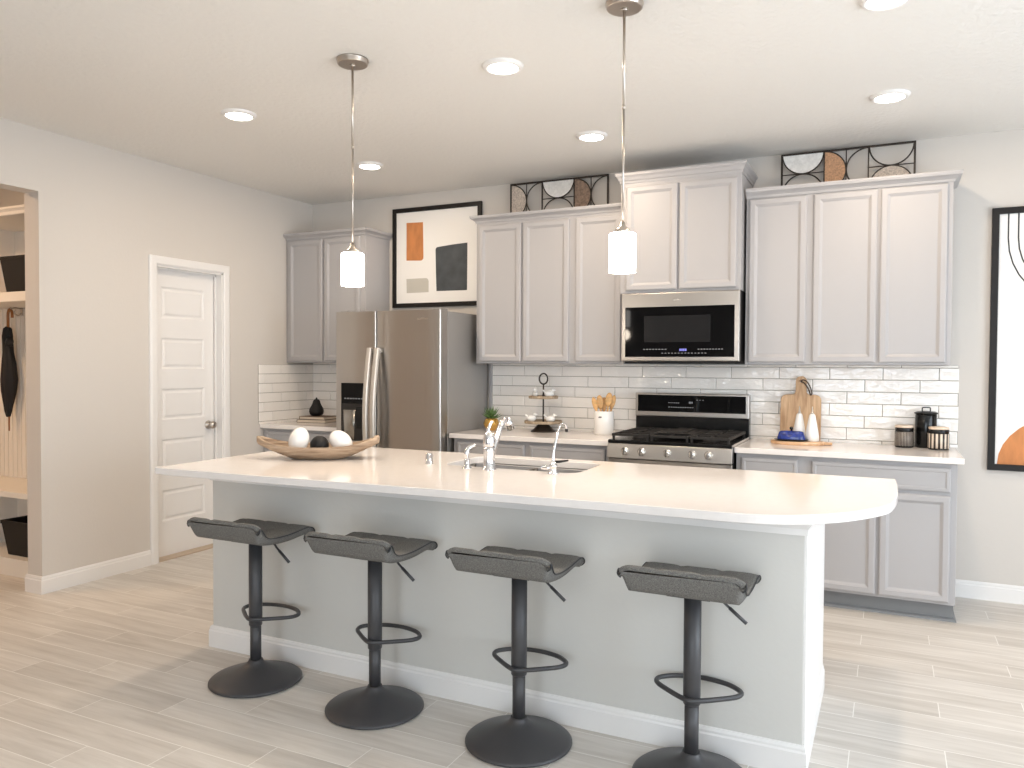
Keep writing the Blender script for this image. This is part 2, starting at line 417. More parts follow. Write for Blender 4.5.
for (a, b) in RIGHT_WINS:
    mb = MB()
    for y in (a, b-.05, (a+b)/2-.025): mb.box(RX+.05, RX+.11, y, y+.05, WZ0, WZ1)
    for z in (WZ0, WZ1-.05, (WZ0+WZ1)/2-.025): mb.box(RX+.055, RX+.105, a, b, z, z+.05)
    struct(mb.build('window_%d' % wi, m_trim)); wi += 1
# hall (mud room) beyond the opening
mb = MB()
mb.box(-2.3, -WT, -1.85, -1.75, 0, H); mb.box(-2.4, -2.3, -5.1, -1.75, 0, H); mb.box(-2.3, -WT, -5.1, -5.0, 0, H)
struct(mb.build('wall_hall', m_wall))
# baseboards
BB = [(0, 0), (.014, 0), (.014, .078), (.010, .084), (.010, .092), (.005, .103), (0, .103)]
mb = MB(); mb.sweep([(-WT, JY), (0, JY), (0, DY0-.062)][::-1], [(-o, u) for o, u in BB][::-1]) if False else mb.sweep([(-WT-.012, JY), (0, JY), (0, DY0-.062)], BB)
struct(mb.build('baseboard_left', m_trim))
mb = MB(); mb.sweep([(4.80, 0), (RX, 0)], BB); struct(mb.build('baseboard_back', m_trim))
# the sweep's out side is to the right of travel: travelling +x at y=0 points to -y, travelling +y at x=0 points to +x

# door casing + door
CAS = [(0, 0), (0, .010), (.010, .016), (.045, .018), (.056, .014), (.060, .010), (.060, 0)]
def yz(v): return (v[2], v[0], v[1])
mb = MB(); mb.sweep([(DY0, 0), (DY0, DZ), (DY1, DZ), (DY1, 0)], [(-o, u) for o, u in CAS], mapf=yz)
mb.box(-WT, .0, DY0, DY0+.012, 0, DZ); mb.box(-WT, .0, DY1-.012, DY1, 0, DZ); mb.box(-WT, 0, DY0, DY1, DZ-.012, DZ)
mb.box(-.066, -.054, DY1-.022, DY1-.012, 0, DZ-.012); mb.box(-.066, -.054, DY0+.012, DY0+.022, 0, DZ-.012); mb.box(-.066, -.054, DY0, DY1, DZ-.022, DZ-.012)
struct(mb.build('trim_1', m_trim))
sx = -.078                       # front face of the slab
door = MB(); a, b = DY0+.013, DY1-.013
SL = .092; pz = [(.257, .478), (.615, .836), (.972, 1.193), (1.330, 1.551), (1.688, 1.909)]
door.box(sx-.035, sx-.012, a, b, .012, DZ-.014)
door.box(sx-.012, sx, a, a+SL, .012, DZ-.014); door.box(sx-.012, sx, b-SL, b, .012, DZ-.014)
zz = [.012]+[v for p in pz for v in p]+[DZ-.014]
for i in range(0, len(zz), 2): door.box(sx-.012, sx, a+SL, b-SL, zz[i], zz[i+1])
for (p0, p1) in pz:
    panel_front(door, a+SL, b-SL, p0, p1, 0, [(0, 0), (.012, .009), (.020, .009), (.034, .002)], mapf=lambda v: (sx-v[1], v[0], v[2]), cap=False)
dr = struct(door.build('door_1', m_trim))
kb = MB(); ky = b-.06; kz = .915
kb.lathe([(0, 0), (.031, 0), (.031, .006), (.012, .012), (.012, .030), (.022, .036), (.029, .048), (.027, .060), (.014, .068), (0, .069)], n=20)
kb.v = [(sx+z, ky+x, kz+y) for (x, y, z) in kb.v]
kb.build('door_knob', m_nickel, dr)['label'] = 'satin nickel round door knob'
mb = MB(); mb.box(-WT, -.001, DY0+.012, DY1-.012, .0, .010); struct(mb.build('trim_2', m_threshold))

# ------------------------------------------------------------------ hall bench with cubbies
BY = -2.26; hx0, hx1 = -1.95, -WT-.004
bench = thing('mudroom_bench', 'built-in white hall bench with cubbies and beadboard back seen through the opening', 'bench', ((hx0+hx1)/2, BY, 0))
mb = MB(); mb.box(hx0, hx1, BY-.012, -1.852, .508, .546); mb.build('seat', m_bench, bench, bevel=.004)
mb = MB(); mb.box(hx0, hx1, BY+.004, -1.853, 0, .112); mb.build('plinth', m_bench, bench)
mb = MB(); mb.box(hx0, hx1, BY, -1.853, 1.759, 1.821); mb.build('shelf', m_bench, bench, bevel=.003)
mb = MB(); mb.box(hx0, hx1, BY, -1.853, 2.302, 2.34); mb.sweep([(hx0, BY), (hx1, BY)], [(0, 2.302), (.010, 2.306), (.014, 2.325), (.030, 2.338), (.030, 2.352), (0, 2.352)])
mb.build('crown', m_bench, bench)
for x in (hx0, (hx0+hx1)/2-.09, hx1-.02):
    MB().box(x, x+.02, BY+.002, -1.868, .112, .508).build('divider', m_bench, bench); MB().box(x, x+.02, BY+.002, -1.868, 1.821, 2.302).build('divider', m_bench, bench)
mb = MB(); mb.box(hx0, hx1, -1.868, -1.8525, .546, 1.759); mb.box(hx0, hx1, -1.868, -1.853, .112, .508); mb.box(hx0, hx1, -1.868, -1.853, 1.821, 2.302)
x = hx0
while x < hx1-.045: mb.box(x+.004, x+.044, -1.873, -1.868, .55, 1.756); x += .05
mb.build('beadboard_panel', m_bench, bench)
def hook(x, z):
    mb = MB(); mb.box(x-.012, x+.012, -1.879, -1.873, z-.03, z+.03)
    mb.tube(catmull([(x, -1.876, z+.015), (x, -1.92, z+.02), (x, -1.948, z+.012), (x, -1.957, z+.03)], 5), .005, 8)
    mb.tube(catmull([(x, -1.876, z-.015), (x, -1.90, z-.03), (x, -1.925, z-.022), (x, -1.93, z)], 5), .005, 8)
    return mb.build('coat_hook', m_nickel, bench)
UX = -1.075
hook(UX+.045, 1.735); hook(UX-.42, 1.735)
def bin_(name, cx, cy, z, w, d, h, label):
    t = thing(name, label, 'storage bin', (cx, cy, z), 'black bins in the hall bench')
    mb = MB(); vs = []
    for (k, zz_) in ((.86, 0), (1, h), (.94, h), (.80, .012)):
        vs += [(cx-w/2*k, cy-d/2*k, z+zz_), (cx+w/2*k, cy-d/2*k, z+zz_), (cx+w/2*k, cy+d/2*k, z+zz_), (cx-w/2*k, cy+d/2*k, z+zz_)]
    fs = [(0, 3, 2, 1), (12, 13, 14, 15)]
    for r in range(3):
        for j in range(4): fs.append((r*4+j, r*4+(j+1) % 4, (r+1)*4+(j+1) % 4, (r+1)*4+j))
    mb.add(vs, fs); mb.build('body', m_blackmatte, t, bevel=.004)
    mb = MB(); mb.sweep([(cx-w/2-.002, cy-d/2-.002), (cx-w/2-.002, cy+d/2+.002), (cx+w/2+.002, cy+d/2+.002), (cx+w/2+.002, cy-d/2-.002)], [(0, z+h-.02), (.012, z+h-.02), (.012, z+h+.002), (0, z+h+.002)], closed=True)
    mb.build('rim', m_blackmatte, t)
    return t
bin_('storage_bin', -.455, -2.06, 1.822, .54, .30, .235, 'black open bin on the upper cubby shelf of the hall bench')
bin_('storage_bin', -.455, -2.06, .113, .54, .32, .225, 'black open bin under the seat of the hall bench')
# umbrella hung by its crook
umb = thing('umbrella', 'closed black umbrella with brown wooden crook handle hanging from a hall hook', 'umbrella', (UX, -1.945, .89))
mb = MB(); mb.tube([(UX+.0, -1.945, 1.61), (UX, -1.945, 1.70)]+[(UX+.024-.024*math.cos(t), -1.945, 1.70+.045*math.sin(t)+.0) for t in [PI*i/10 for i in range(1, 11)]]+[(UX+.048, -1.945, 1.685)], .0095, 10)
mb.build('handle', m_umbw, umb)
mb = MB(); prof = [(0, .985), (.012, .99), (.022, 1.03), (.042, 1.17), (.047, 1.25), (.040, 1.36), (.032, 1.44), (.030, 1.50), (.030, 1.56), (.024, 1.61), (.009, 1.625), (0, 1.626)]
mb.lathe(prof, (UX, -1.945, 0), 24)
vs = []
for (x, y, z) in mb.v:
    a = math.atan2(y+1.945, x-UX); r = math.hypot(x-UX, y+1.945)*(1+.16*math.cos(6*a+z*5)); vs.append((UX+r*math.cos(a)+.008*math.sin(z*11), -1.945+r*math.sin(a), z))
mb.v = vs; mb.ellipsoid((UX+.030, -1.955, 1.515), (.030, .024, .034), Euler((0, .6, 0)), 12, 8); mb.build('canopy', m_umbc, umb)
mb = MB(); mb.tube([(UX, -1.945, .99), (UX, -1.945, .89)], [.006, .005], 8); mb.build('ferrule', m_umbw, umb)
l = light('hall_lamp', 'AREA', (-1.0, -3.3, H-.02), 27, (1, .66, .40), .35, (0, 0, 0), shape='DISK')

# ------------------------------------------------------------------ wall cabinets
YF = -.33
CROWN = [(0, 0), (.006, 0), (.010, .012), (.022, .022), (.036, .030), (.040, .042), (.040, .050), (0, .050)]
def crown(mb, pts, z, k=1.0, prof=CROWN): return mb.sweep(pts, [(o*k, z+u*k) for o, u in prof])
def wall_cab(label, x0, x1, z0, z1, yf, doors, crown_pts, crown_z, k=1.0, m=m_cab, prof=CROWN):
    t = thing('wall_cabinet', label, 'cabinet', (x0, 0, z0))
    mb = MB(); mb.box(x0, x1, yf, -.002, z0, z1)
    mb.build('body', m, t, bevel=.0015)
    for (a, b) in doors: cab_door(a, b, doors_z[0], doors_z[1], yf-.019, t, m)
    mb = MB(); crown(mb, crown_pts, crown_z, k, prof); mb.build('crown', m, t)
    return t
ZB = 1.383
doors_z = (1.397, 2.375)
wall_cab('grey corner wall cabinet left of the fridge and of the big abstract picture', .002, .80, ZB, 2.40, YF, [(.035, .385), (.405, .755)], [(.002, YF), (.80, YF), (.80, -.002)], 2.387)
wall_cab('grey three-door wall cabinet between the fridge and the microwave', 1.79, 2.905, ZB, 2.41, YF, [(1.815, 2.152), (2.168, 2.515), (2.565, 2.888)], [(1.79, -.002), (1.79, YF), (2.904, YF)], 2.397)
doors_z = (1.397, 2.398)
wall_cab('grey three-door wall cabinet right of the microwave', 3.692, 4.812, ZB, 2.43, YF, [(3.712, 4.045), (4.085, 4.430), (4.447, 4.787)], [(3.692, YF), (4.812, YF), (4.812, -.002)], 2.407, 1.1)
TALL_CROWN = [(0, 0), (.005, 0), (.007, .014), (.014, .020), (.020, .038), (.030, .050), (.030, .064), (0, .064)]
doors_z = (1.857, 2.528)
wall_cab('tall-set grey two-door wall cabinet above the microwave', 2.910, 3.677, 1.840, 2.58, -.425, [(2.952, 3.286), (3.300, 3.652)], [(2.910, -.002), (2.910, -.425), (3.677, -.425), (3.677, -.002)], 2.553, 1, prof=TALL_CROWN)

# ------------------------------------------------------------------ backsplash tile
def tiles(name, label, u0, u1, mapf, joint0, z0=.893, z1=1.381):
    t = thing(name, label, 'tile backsplash', mapf(((u0+u1)/2, 0, z0)))
    mb = MB(); mb.add([mapf(v) for v in [(u0, .0005, z0), (u1, .0005, z0), (u1, .0005, z1), (u0, .0005, z1), (u0, .005, z0), (u1, .005, z0), (u1, .005, z1), (u0, .005, z1)]],
           [(0, 1, 2, 3), (4, 7, 6, 5), (0, 4, 5, 1), (1, 5, 6, 2), (2, 6, 7, 3), (3, 7, 4, 0)])
    mb.build('grout', m_grout, t)
    mb = MB(); top = 1.366; r = -1; g = .0018
    while True:
        za = top-.0757*(r+1); zb = top-.0757*r
        r += 1
        if zb <= z0+.004: break
        lo, hi = max(za+g, z0), min(zb-g, z1)
        if hi-lo < .004: continue
        j = joint0-.1017*(r-1); j -= math.ceil((j-u0)/.305)*.305
        while j < u1:
            a, b = max(j+g, u0), min(j+.305-g, u1)
            if b-a > .01:
                e = .0028; d0, d1, d2 = .004, .0105, .012
                vs = [(a, d0, lo), (b, d0, lo), (b, d0, hi), (a, d0, hi), (a, d1, lo), (b, d1, lo), (b, d1, hi), (a, d1, hi), (a+e, d2, lo+e), (b-e, d2, lo+e), (b-e, d2, hi-e), (a+e, d2, hi-e)]
                tx, tz = random.uniform(-.0005, .0005), random.uniform(-.0004, .0004)
                vs = [(x, y+(tx*(1 if x > (a+b)/2 else -1)+tz*(1 if z > (lo+hi)/2 else -1) if y > .005 else 0), z) for x, y, z in vs]
                fs = [(8, 9, 10, 11)]+[(k*4+q, k*4+(q+1) % 4, (k+1)*4+(q+1) % 4, (k+1)*4+q) for k in range(2) for q in range(4)]
                mb.add([mapf(v) for v in vs], fs)
            j += .305
    mb.build('tiles', m_tile, t)
    return t
tiles('tile_backsplash', 'glossy white subway tile backsplash running behind the range', 1.742, 4.877, lambda v: (v[0], -v[1], v[2]), 3.859)
tiles('tile_backsplash', 'glossy white subway tile in the corner left of the fridge, back wall part', .0125, .90, lambda v: (v[0], -v[1], v[2]), .20)
tiles('tile_backsplash', 'glossy white subway tile on the side wall beside the pantry door', .0, .655, lambda v: (v[1], -v[0], v[2]), .10, z1=1.366)
# painted end panel between the fridge and the run of cabinets
o = MB().box(1.742, 1.762, -.03, -.0125, .895, 1.380).build('filler_strip', m_cab); tag(o, 'narrow grey filler strip at the tile edge beside the fridge', 'trim strip')

# ------------------------------------------------------------------ base cabinets and counters
CT = .893; TH = .032; YB = -.60
def base_cab(label, x0, x1, fronts, kick=True):
    t = thing('base_cabinet', label, 'cabinet', (x0, 0, 0))
    mb = MB(); mb.box(x0, x1, YB, -.002, .10, CT-TH); mb.build('body', m_cab, t, bevel=.0015)
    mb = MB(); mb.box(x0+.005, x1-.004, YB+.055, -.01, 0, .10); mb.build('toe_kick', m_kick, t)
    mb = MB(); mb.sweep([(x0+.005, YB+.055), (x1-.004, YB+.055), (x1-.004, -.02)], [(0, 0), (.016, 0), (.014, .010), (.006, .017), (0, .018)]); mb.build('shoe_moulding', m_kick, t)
    for (kind, a, b, c, d) in fronts:
        cab_door(a, b, c, d, YB-.019, t, name=kind, rings=DRAWER_RINGS if kind == 'drawer' else DOOR_RINGS)
    return t
D0, D1 = .705, .835; E0, E1 = .115, .685
base_cab('grey base cabinet right of the range with wide drawer over two doors', 3.694, 4.838,
         [('drawer', 3.725, 4.040, D0, D1), ('drawer', 4.115, 4.808, D0, D1), ('door', 3.725, 4.040, E0, E1), ('door', 4.115, 4.450, E0, E1), ('door', 4.468, 4.808, E0, E1)])
base_cab('grey base cabinet between the fridge and the range', 1.762, 2.905,
         [('drawer', 1.795, 2.312, D0, D1), ('drawer', 2.350, 2.880, D0, D1), ('door', 1.795, 2.045, E0, E1), ('door', 2.06, 2.312, E0, E1), ('door', 2.35, 2.608, E0, E1), ('door', 2.622, 2.88, E0, E1)])
base_cab('grey corner base cabinet left of the fridge', .004, .80, [('drawer', .035, .77, D0, D1), ('door', .035, .395, E0, E1), ('door', .41, .77, E0, E1)])
def counter(label, x0, x1):
    o = MB().box(x0, x1, -.641, -.002, CT-TH, CT).build('countertop', m_quartz, bevel=.003, loc=((x0+x1)/2, -.32, CT-TH)); return tag(o, label, 'countertop')
counter('white quartz countertop right of the range carrying the boards and canisters', 3.688, 4.866)
counter('white quartz countertop between the fridge and the range', 1.742, 2.912)
counter('white quartz countertop in the corner left of the fridge', .002, .818)

# ------------------------------------------------------------------ refrigerator
fx0, fx1, fyf = .828, 1.728, -.73
fr = thing('refrigerator', 'stainless steel side-by-side refrigerator with ice and water dispenser', 'refrigerator', ((fx0+fx1)/2, -.4, 0))
mb = MB(); mb.box(fx0+.004, fx1, -.635, -.035, .03, 1.745); mb.build('body', m_steel_d, fr, bevel=.004)['label'] = 'darker grey side body'
mb = MB(); mb.box(fx0+.02, fx1-.02, -.62, -.06, 0, .03); mb.build('base_grille', m_blackmatte, fr)
fs_ = 1.190
def fdoor(x0, x1, hole=None):
    mb = MB(); z0, z1 = .05, 1.752; n = 14; rr = .012
    # front skin in plan: gently bowed with rounded sides
    pl = [(x0, -.640), (x0, fyf+rr)]+[(x0+rr-rr*math.cos(t), fyf+rr-rr*math.sin(t)) for t in [PI/2*i/4 for i in range(1, 5)]]
    for i in range(1, n): u = i/n; pl.append((x0+rr+(x1-x0-2*rr)*u, fyf-.006*math.sin(PI*u)))
    pl += [(x1-rr+rr*math.sin(t), fyf+rr-rr*math.cos(t)) for t in [PI/2*i/4 for i in range(0, 5)]]+[(x1, -.640)]
    q = len(pl)
    vs = [(x, y, z0) for x, y in pl]+[(x, y, z1) for x, y in pl]
    mb.add(vs, [(i, i+1, q+i+1, q+i) for i in range(q-1)], 0, True)
    mb.add(vs, [(q-1, 0, q, 2*q-1), tuple(range(q))[::-1], tuple(range(q, 2*q))])
    return mb
fd = fdoor(fx0, fs_-.003).build('freezer_door', m_steel_v, fr)
fdoor(fs_+.003, fx1).build('refrigerator_door', m_steel_v, fr)
# dispenser: real recess frame on the freezer door
dx0, dx1, dz0, dz1 = .887, 1.116, .79, 1.235
dp = MB(); yb_ = fyf-.0075
dp.box(dx0, dx1, yb_-.004, yb_+.004, dz0, dz1); disp = dp.build('dispenser', m_blackglass, fr, bevel=.002)
mb = MB(); mb.box(dx0+.01, dx1-.01, yb_-.007, yb_-.003, dz0+.012, 1.085); mb.build('recess', m_iron, disp)
mb = MB(); mb.lathe([(.05, 0), (.062, .22)], (0, 0, 0), 20); mb.v = [(dx0+.075+x*.9, yb_-.006+min(y, 0)*.2, dz0+.03+z) for x, y, z in mb.v]; mb.build('chute', m_sink, disp)
mb = MB(); mb.box(dx0+.14, dx0+.20, yb_-.016, yb_-.006, dz0+.12, dz0+.27); mb.build('paddle', m_black, disp, bevel=.003)
mb = MB(); mb.box(dx0+.015, dx1-.015, yb_-.022, yb_-.003, dz0+.012, dz0+.026); mb.build('drip_tray', m_steel, disp, bevel=.002)
mb = MB()
for i in range(7): mb.box(dx0+.03+i*.025, dx0+.045+i*.025, yb_-.0048, yb_-.0038, 1.118, 1.126)
mb.build('legend', m_ledwhite, disp)
for hx in (fs_-.031, fs_+.033):
    mb = MB(); pts = []
    for i in range(17):
        u = i/16; z = .50+.99*u; pts.append((hx, fyf-.036-.055*math.sin(PI*u), z))
    vs = []; fs = []
    for (x, y, z) in pts:
        vs += [(x-.019, y+.012, z), (x-.019, y-.006, z), (x-.012, y-.013, z), (x+.012, y-.013, z), (x+.019, y-.006, z), (x+.019, y+.012, z)]
    for i in range(16):
        for k in range(6): fs.append((i*6+k, i*6+(k+1) % 6, i*6+6+(k+1) % 6, i*6+6+k))
    fs += [tuple(range(6)), tuple(range(96, 102))]
    mb.add(vs, fs, 0, False)
    for z in (.52, 1.47): mb.box(hx-.010, hx+.010, fyf-.045, fyf+.0, z-.014, z+.014)
    mb.build('handle', m_satin, fr)['label'] = 'pale curved bar handle'
def badge(x, y, z, w, parent):
    mb = MB(); n = 9
    for i in range(n): mb.box(x-w/2+i*w/n, x-w/2+(i+.68)*w/n, y-.0025, y, z, z+(w*.10 if i in (1, 5, 8) else w*.07))
    mb.tube([(x-w*.42, y-.001, z+w*.045), (x-w*.1, y-.001, z+w*.15), (x+w*.25, y-.001, z+w*.13)], .0012, 6)
    return mb.build('badge', m_steel_b, parent)
badge(1.585, fyf-.006, 1.685, .085, fr)
for x in (fx0+.05, fx1-.05): MB().box(x-.03, x+.03, -.70, -.60, 1.745, 1.762).build('hinge_cover', m_steel_d, fr, bevel=.004)

# ------------------------------------------------------------------ microwave
mx0, mx1 = 2.926, 3.678; my = -.435
mw = thing('microwave', 'stainless over-the-range microwave with black glass door', 'microwave', ((mx0+mx1)/2, -.2, 1.385))
mb = MB(); mb.box(mx0+.003, mx1-.003, my+.035, -.0130, 1.400, 1.8395); mb.build('body', m_blackmatte, mw, bevel=.002)
mb = MB(); mb.box(mx0, mx1, my-.012, my+.033, 1.400, 1.838); dW = mb.build('door', m_steel, mw, bevel=.006)
mb = MB(); mb.box(mx0+.028, mx1-.030, my-.017, my-.010, 1.428, 1.748); g_ = mb.build('glass_panel', m_blackglass, dW, bevel=.002)
mb = MB(); mb.box(mx0+.155, mx1-.175, my-.019, my-.016, 1.522, 1.690); mb.build('window', m_screen, mw)
mb = MB()
for i in range(8): mb.box(mx0+.15+i*.020, mx0+.162+i*.020, my-.0178, my-.0168, 1.474, 1.479)
for i in range(9): mb.box(mx0+.50+i*.018, mx0+.510+i*.018, my-.0178, my-.0168, 1.474, 1.479)
for i in range(14): mb.box(mx0+.27+i*.021, mx0+.280+i*.021, my-.0178, my-.0168, 1.450, 1.454)
mb.build('legend', m_ledwhite, mw)
mb = MB()
for i in range(4): mb.box(mx0+.385+i*.012, mx0+.393+i*.012, my-.0180, my-.0168, 1.466, 1.480)
mb.build('clock_display', m_ledblue, mw)['label'] = 'small blue digital clock'
mb = MB(); mb.box(mx0+.02, mx1-.02, my+.01, -.03, 1.385, 1.400); mb.build('vent_grille', m_blackmatte, mw)
badge((mx0+mx1)/2-.01, my-.012, 1.785, .05, mw)

# ------------------------------------------------------------------ gas range
rx0, rx1 = 2.917, 3.684
rg = thing('gas_range', 'stainless freestanding gas range with black backguard and cast iron grates', 'range', ((rx0+rx1)/2, -.33, 0))
mb = MB(); mb.box(rx0, rx1, -.635, -.02, .06, .880); mb.build('body', m_black, rg, bevel=.002)
mb = MB(); mb.box(rx0+.03, rx1-.03, -.58, -.06, 0, .06); mb.build('base', m_blackmatte, rg)
mb = MB(); mb.add([(rx0, -.690, .796), (rx1, -.690, .796), (rx1, -.675, .885), (rx0, -.675, .885), (rx0, -.635, .796), (rx1, -.635, .796), (rx1, -.635, .885), (rx0, -.635, .885)], [(0, 1, 2, 3), (4, 7, 6, 5), (0, 4, 5, 1), (3, 2, 6, 7), (0, 3, 7, 4), (1, 5, 6, 2)])
mb.build('control_panel', m_steel, rg, bevel=.003)
mb = MB(); mb.box(rx0+.003, rx1-.003, -.672, -.636, .20, .790); od = mb.build('oven_door', m_steel, rg, bevel=.004)
mb = MB(); mb.box(rx0+.09, rx1-.09, -.676, -.671, .32, .66); mb.build('window', m_blackglass, od)
mb = MB(); mb.tube([(rx0+.05, -.722, .762), (rx1-.05, -.722, .762)], .013, 12)
for x in (rx0+.09, rx1-.09): mb.box(x-.01, x+.01, -.72, -.672, .752, .772)
mb.build('handle', m_steel_b, od)
mb = MB(); mb.box(rx0+.003, rx1-.003, -.665, -.636, .065, .192); mb.build('drawer', m_steel, rg, bevel=.004)
# cooktop
mb = MB(); mb.box(rx0, rx1, -.672, -.075, .886, .908); ck = mb.build('cooktop', m_black, rg, bevel=.005)
mb = MB(); mb.box(rx1-.004, rx1+.001, -.672, -.075, .870, .908); mb.build('side_trim', m_steel_b, rg)
bx = [(rx0+.16, -.50), (rx0+.16, -.22), ((rx0+rx1)/2, -.36), (rx1-.16, -.50), (rx1-.16, -.22)]
for (x, y) in bx:
    mb = MB(); mb.lathe([(.052, 0), (.050, .010), (.036, .014), (.036, .020), (0, .021)], (x, y, .905), 20); mb.build('burner', m_blackmatte, rg)
for gi in range(3):
    w = (rx1-rx0-.03)/3; a = rx0+.015+gi*w+.004; b = a+w-.008; mb = MB(); z = .930
    for y in (-.645, -.095): mb.box(a, b, y-.007, y+.007, z, z+.016)
    for x in (a+.007, b-.007): mb.box(x-.007, x+.007, -.645, -.095, z, z+.016)
    for y in (-.50, -.36, -.22): mb.box(a, b, y-.005, y+.005, z+.002, z+.016)
    mb.box((a+b)/2-.005, (a+b)/2+.005, -.645, -.095, z+.002, z+.016)
    for x in (a+.01, b-.01):
        for y in (-.64, -.10): mb.box(x-.007, x+.007, y-.007, y+.007, .904, z+.003)
    mb.build('grate', m_iron, rg, bevel=.002)
mb = MB(); mb.box(rx0+.33, rx0+.44, -.50, -.16, .9465, .958); mb.box(rx0+.27, rx0+.50, -.52, -.14, .9465, .950); mb.build('griddle_plate', m_iron, rg, bevel=.003)
# backguard
mb = MB(); mb.box(rx0+.001, rx1-.001, -.075, -.014, .88, 1.03); mb.build('backguard_base', m_black, rg, bevel=.003)
mb = MB(); mb.box(rx0+.001, rx1-.001, -.090, -.014, 1.025, 1.185); bg_ = mb.build('backguard', m_steel, rg, bevel=.005)
mb = MB(); mb.box(rx0+.020, rx1-.020, -.0935, -.088, 1.058, 1.172); mb.build('display_panel', m_blackglass, bg_)
for (n_, xa, st_, wd, za, zb) in ((6, .235, .013, .008, 1.118, 1.122), (11, .235, .016, .010, 1.088, 1.093), (3, .425, .020, .007, 1.140, 1.144), (3, .375, .009, .006, 1.118, 1.130)):
    mb = MB()
    for i in range(n_): mb.box(rx0+xa+i*st_, rx0+xa+i*st_+wd, -.0945, -.0933, za, zb)
    mb.build('legend', m_ledwhite, bg_)
for kx in (3.035, 3.140, 3.300, 3.452, 3.548):
    mb = MB(); mb.lathe([(.026, 0), (.026, .006), (.021, .008), (.019, .026), (.010, .029), (0, .029)], (0, 0, 0), 20); mb.box(-.006, .006, -.021, .021, .026, .040)
    mb.v = [(kx+x, -.682-z, .842+y) for x, y, z in mb.v]; mb.build('knob', m_steel_b, rg)

# ------------------------------------------------------------------ island
ix0, ix1, iyf, iyb = 1.566, 4.262, -2.588, -1.785
isl = thing('kitchen_island', 'long kitchen island body with painted pony wall and white baseboard', 'kitchen island', ((ix0+ix1)/2, -2.2, 0))
mb = MB(); mb.box(ix0, ix1, iyf, iyf+.13, 0, CT-TH); mb.box(ix1-.13, ix1, iyf+.13, iyb, 0, CT-TH); mb.box(ix0, ix0+.13, iyf+.13, iyb, 0, CT-TH)
mb.build('pony_wall', m_islandwall, isl, bevel=.004)
MB().box(ix1-.001, ix1+.006, iyf+.001, iyb-.001, 0, CT-TH-.0005).build('end_glare_sheet', m_trim, isl)['label'] = 'thin white sheet for window glare on the end face'  # added thin sheet: overexposure from the right windows put into its white colour
mb = MB(); mb.sweep([(ix0, iyb), (ix0, iyf), (ix1, iyf), (ix1, iyb)], BB); mb.build('baseboard', m_trim, isl)
mb = MB(); mb.sweep([(ix0, iyb), (ix0, iyf), (ix1, iyf), (ix1, iyb)], [(0, CT-TH-.052), (.008, CT-TH-.052), (.010, CT-TH-.030), (.022, CT-TH-.012), (.022, CT-TH-.0005), (0, CT-TH-.0005)]); mb.build('top_moulding', m_trim, isl)
mb = MB(); mb.box(ix0+.131, 2.52, iyf+.131, iyb+.02, .10, CT-TH-.001); mb.box(3.34, ix1-.131, iyf+.131, iyb+.02, .10, CT-TH-.001)
mb.box(2.52, 3.34, iyf+.131, iyb+.02, .10, .62); mb.box(2.52, 3.34, iyb+.0, iyb+.02, .62, CT-TH-.001); mb.box(ix0+.14, ix1-.14, iyf+.14, iyb-.04, 0, .10); mb.build('cabinet_body', m_cab, isl)
nx = 6
for i in range(nx):
    a = ix0+.14+i*(ix1-ix0-.28)/nx; b = a+(ix1-ix0-.28)/nx-.012
    panel_front(MB(), a, b, .115, .84, 0, mapf=lambda v: (v[0], iyb+.039-v[1], v[2])).build('door', m_cab, isl)
# top: traced real outline, bowed right end
top = [(1.440, -1.645), (1.470, -2.836), (2.045, -2.822), (2.78, -2.783), (3.595, -2.745), (3.945, -2.743), (4.075, -2.740), (4.166, -2.722), (4.253, -2.682), (4.353, -2.600), (4.43, -2.50), (4.505, -2.356), (4.530, -2.22), (4.540, -2.08), (4.542, -1.95), (4.541, -1.78), (4.536, -1.635)]
seg = catmull([(p[0], p[1], 0) for p in top[5:-1]], 4); top = top[:5]+[(p.x, p.y) for p in seg]+[top[-1]]
sink_hole = rrect(2.578, 3.262, -2.12, -1.745, .06)[::-1]
o = plate('island_countertop', [top, sink_hole], TH, m_quartz, bevel=.003, z=CT-TH); tag(o, 'long white quartz island countertop with rounded right end', 'countertop')
# undermount sink
sk = thing('kitchen_sink', 'stainless double bowl sink set in the island top', 'sink', (2.92, -1.93, CT-.2))
def bowl_(x0, x1):
    mb = MB(); rings = []
    for (ins, z, r) in ((-.012, CT-TH-.0005, .06), (-.012, CT-TH-.003, .06), (0.0, CT-TH-.003, .055), (.008, CT-.19, .05), (.03, CT-.205, .04)):
        rings.append([(x, y, z) for x, y in rrect(x0+ins, x1-ins, -2.12+ins, -1.745-ins, r)])
    q = len(rings[0]); vs = [v for r in rings for v in r]; fs = [(k*q+i, k*q+(i+1) % q, (k+1)*q+(i+1) % q, (k+1)*q+i) for k in range(1, 4) for i in range(q)]
    fs.append(tuple((4)*q+i for i in range(q)))
    mb.add(vs, fs, 0, True); o = mb.build('bowl', m_sink, sk); return o
bowl_(2.578, 2.905); bowl_(2.93, 3.262)
mb = MB(); mb.box(2.905, 2.93, -2.12, -1.745, CT-.10, CT-TH-.004); mb.build('divider', m_sink, sk, bevel=.008)
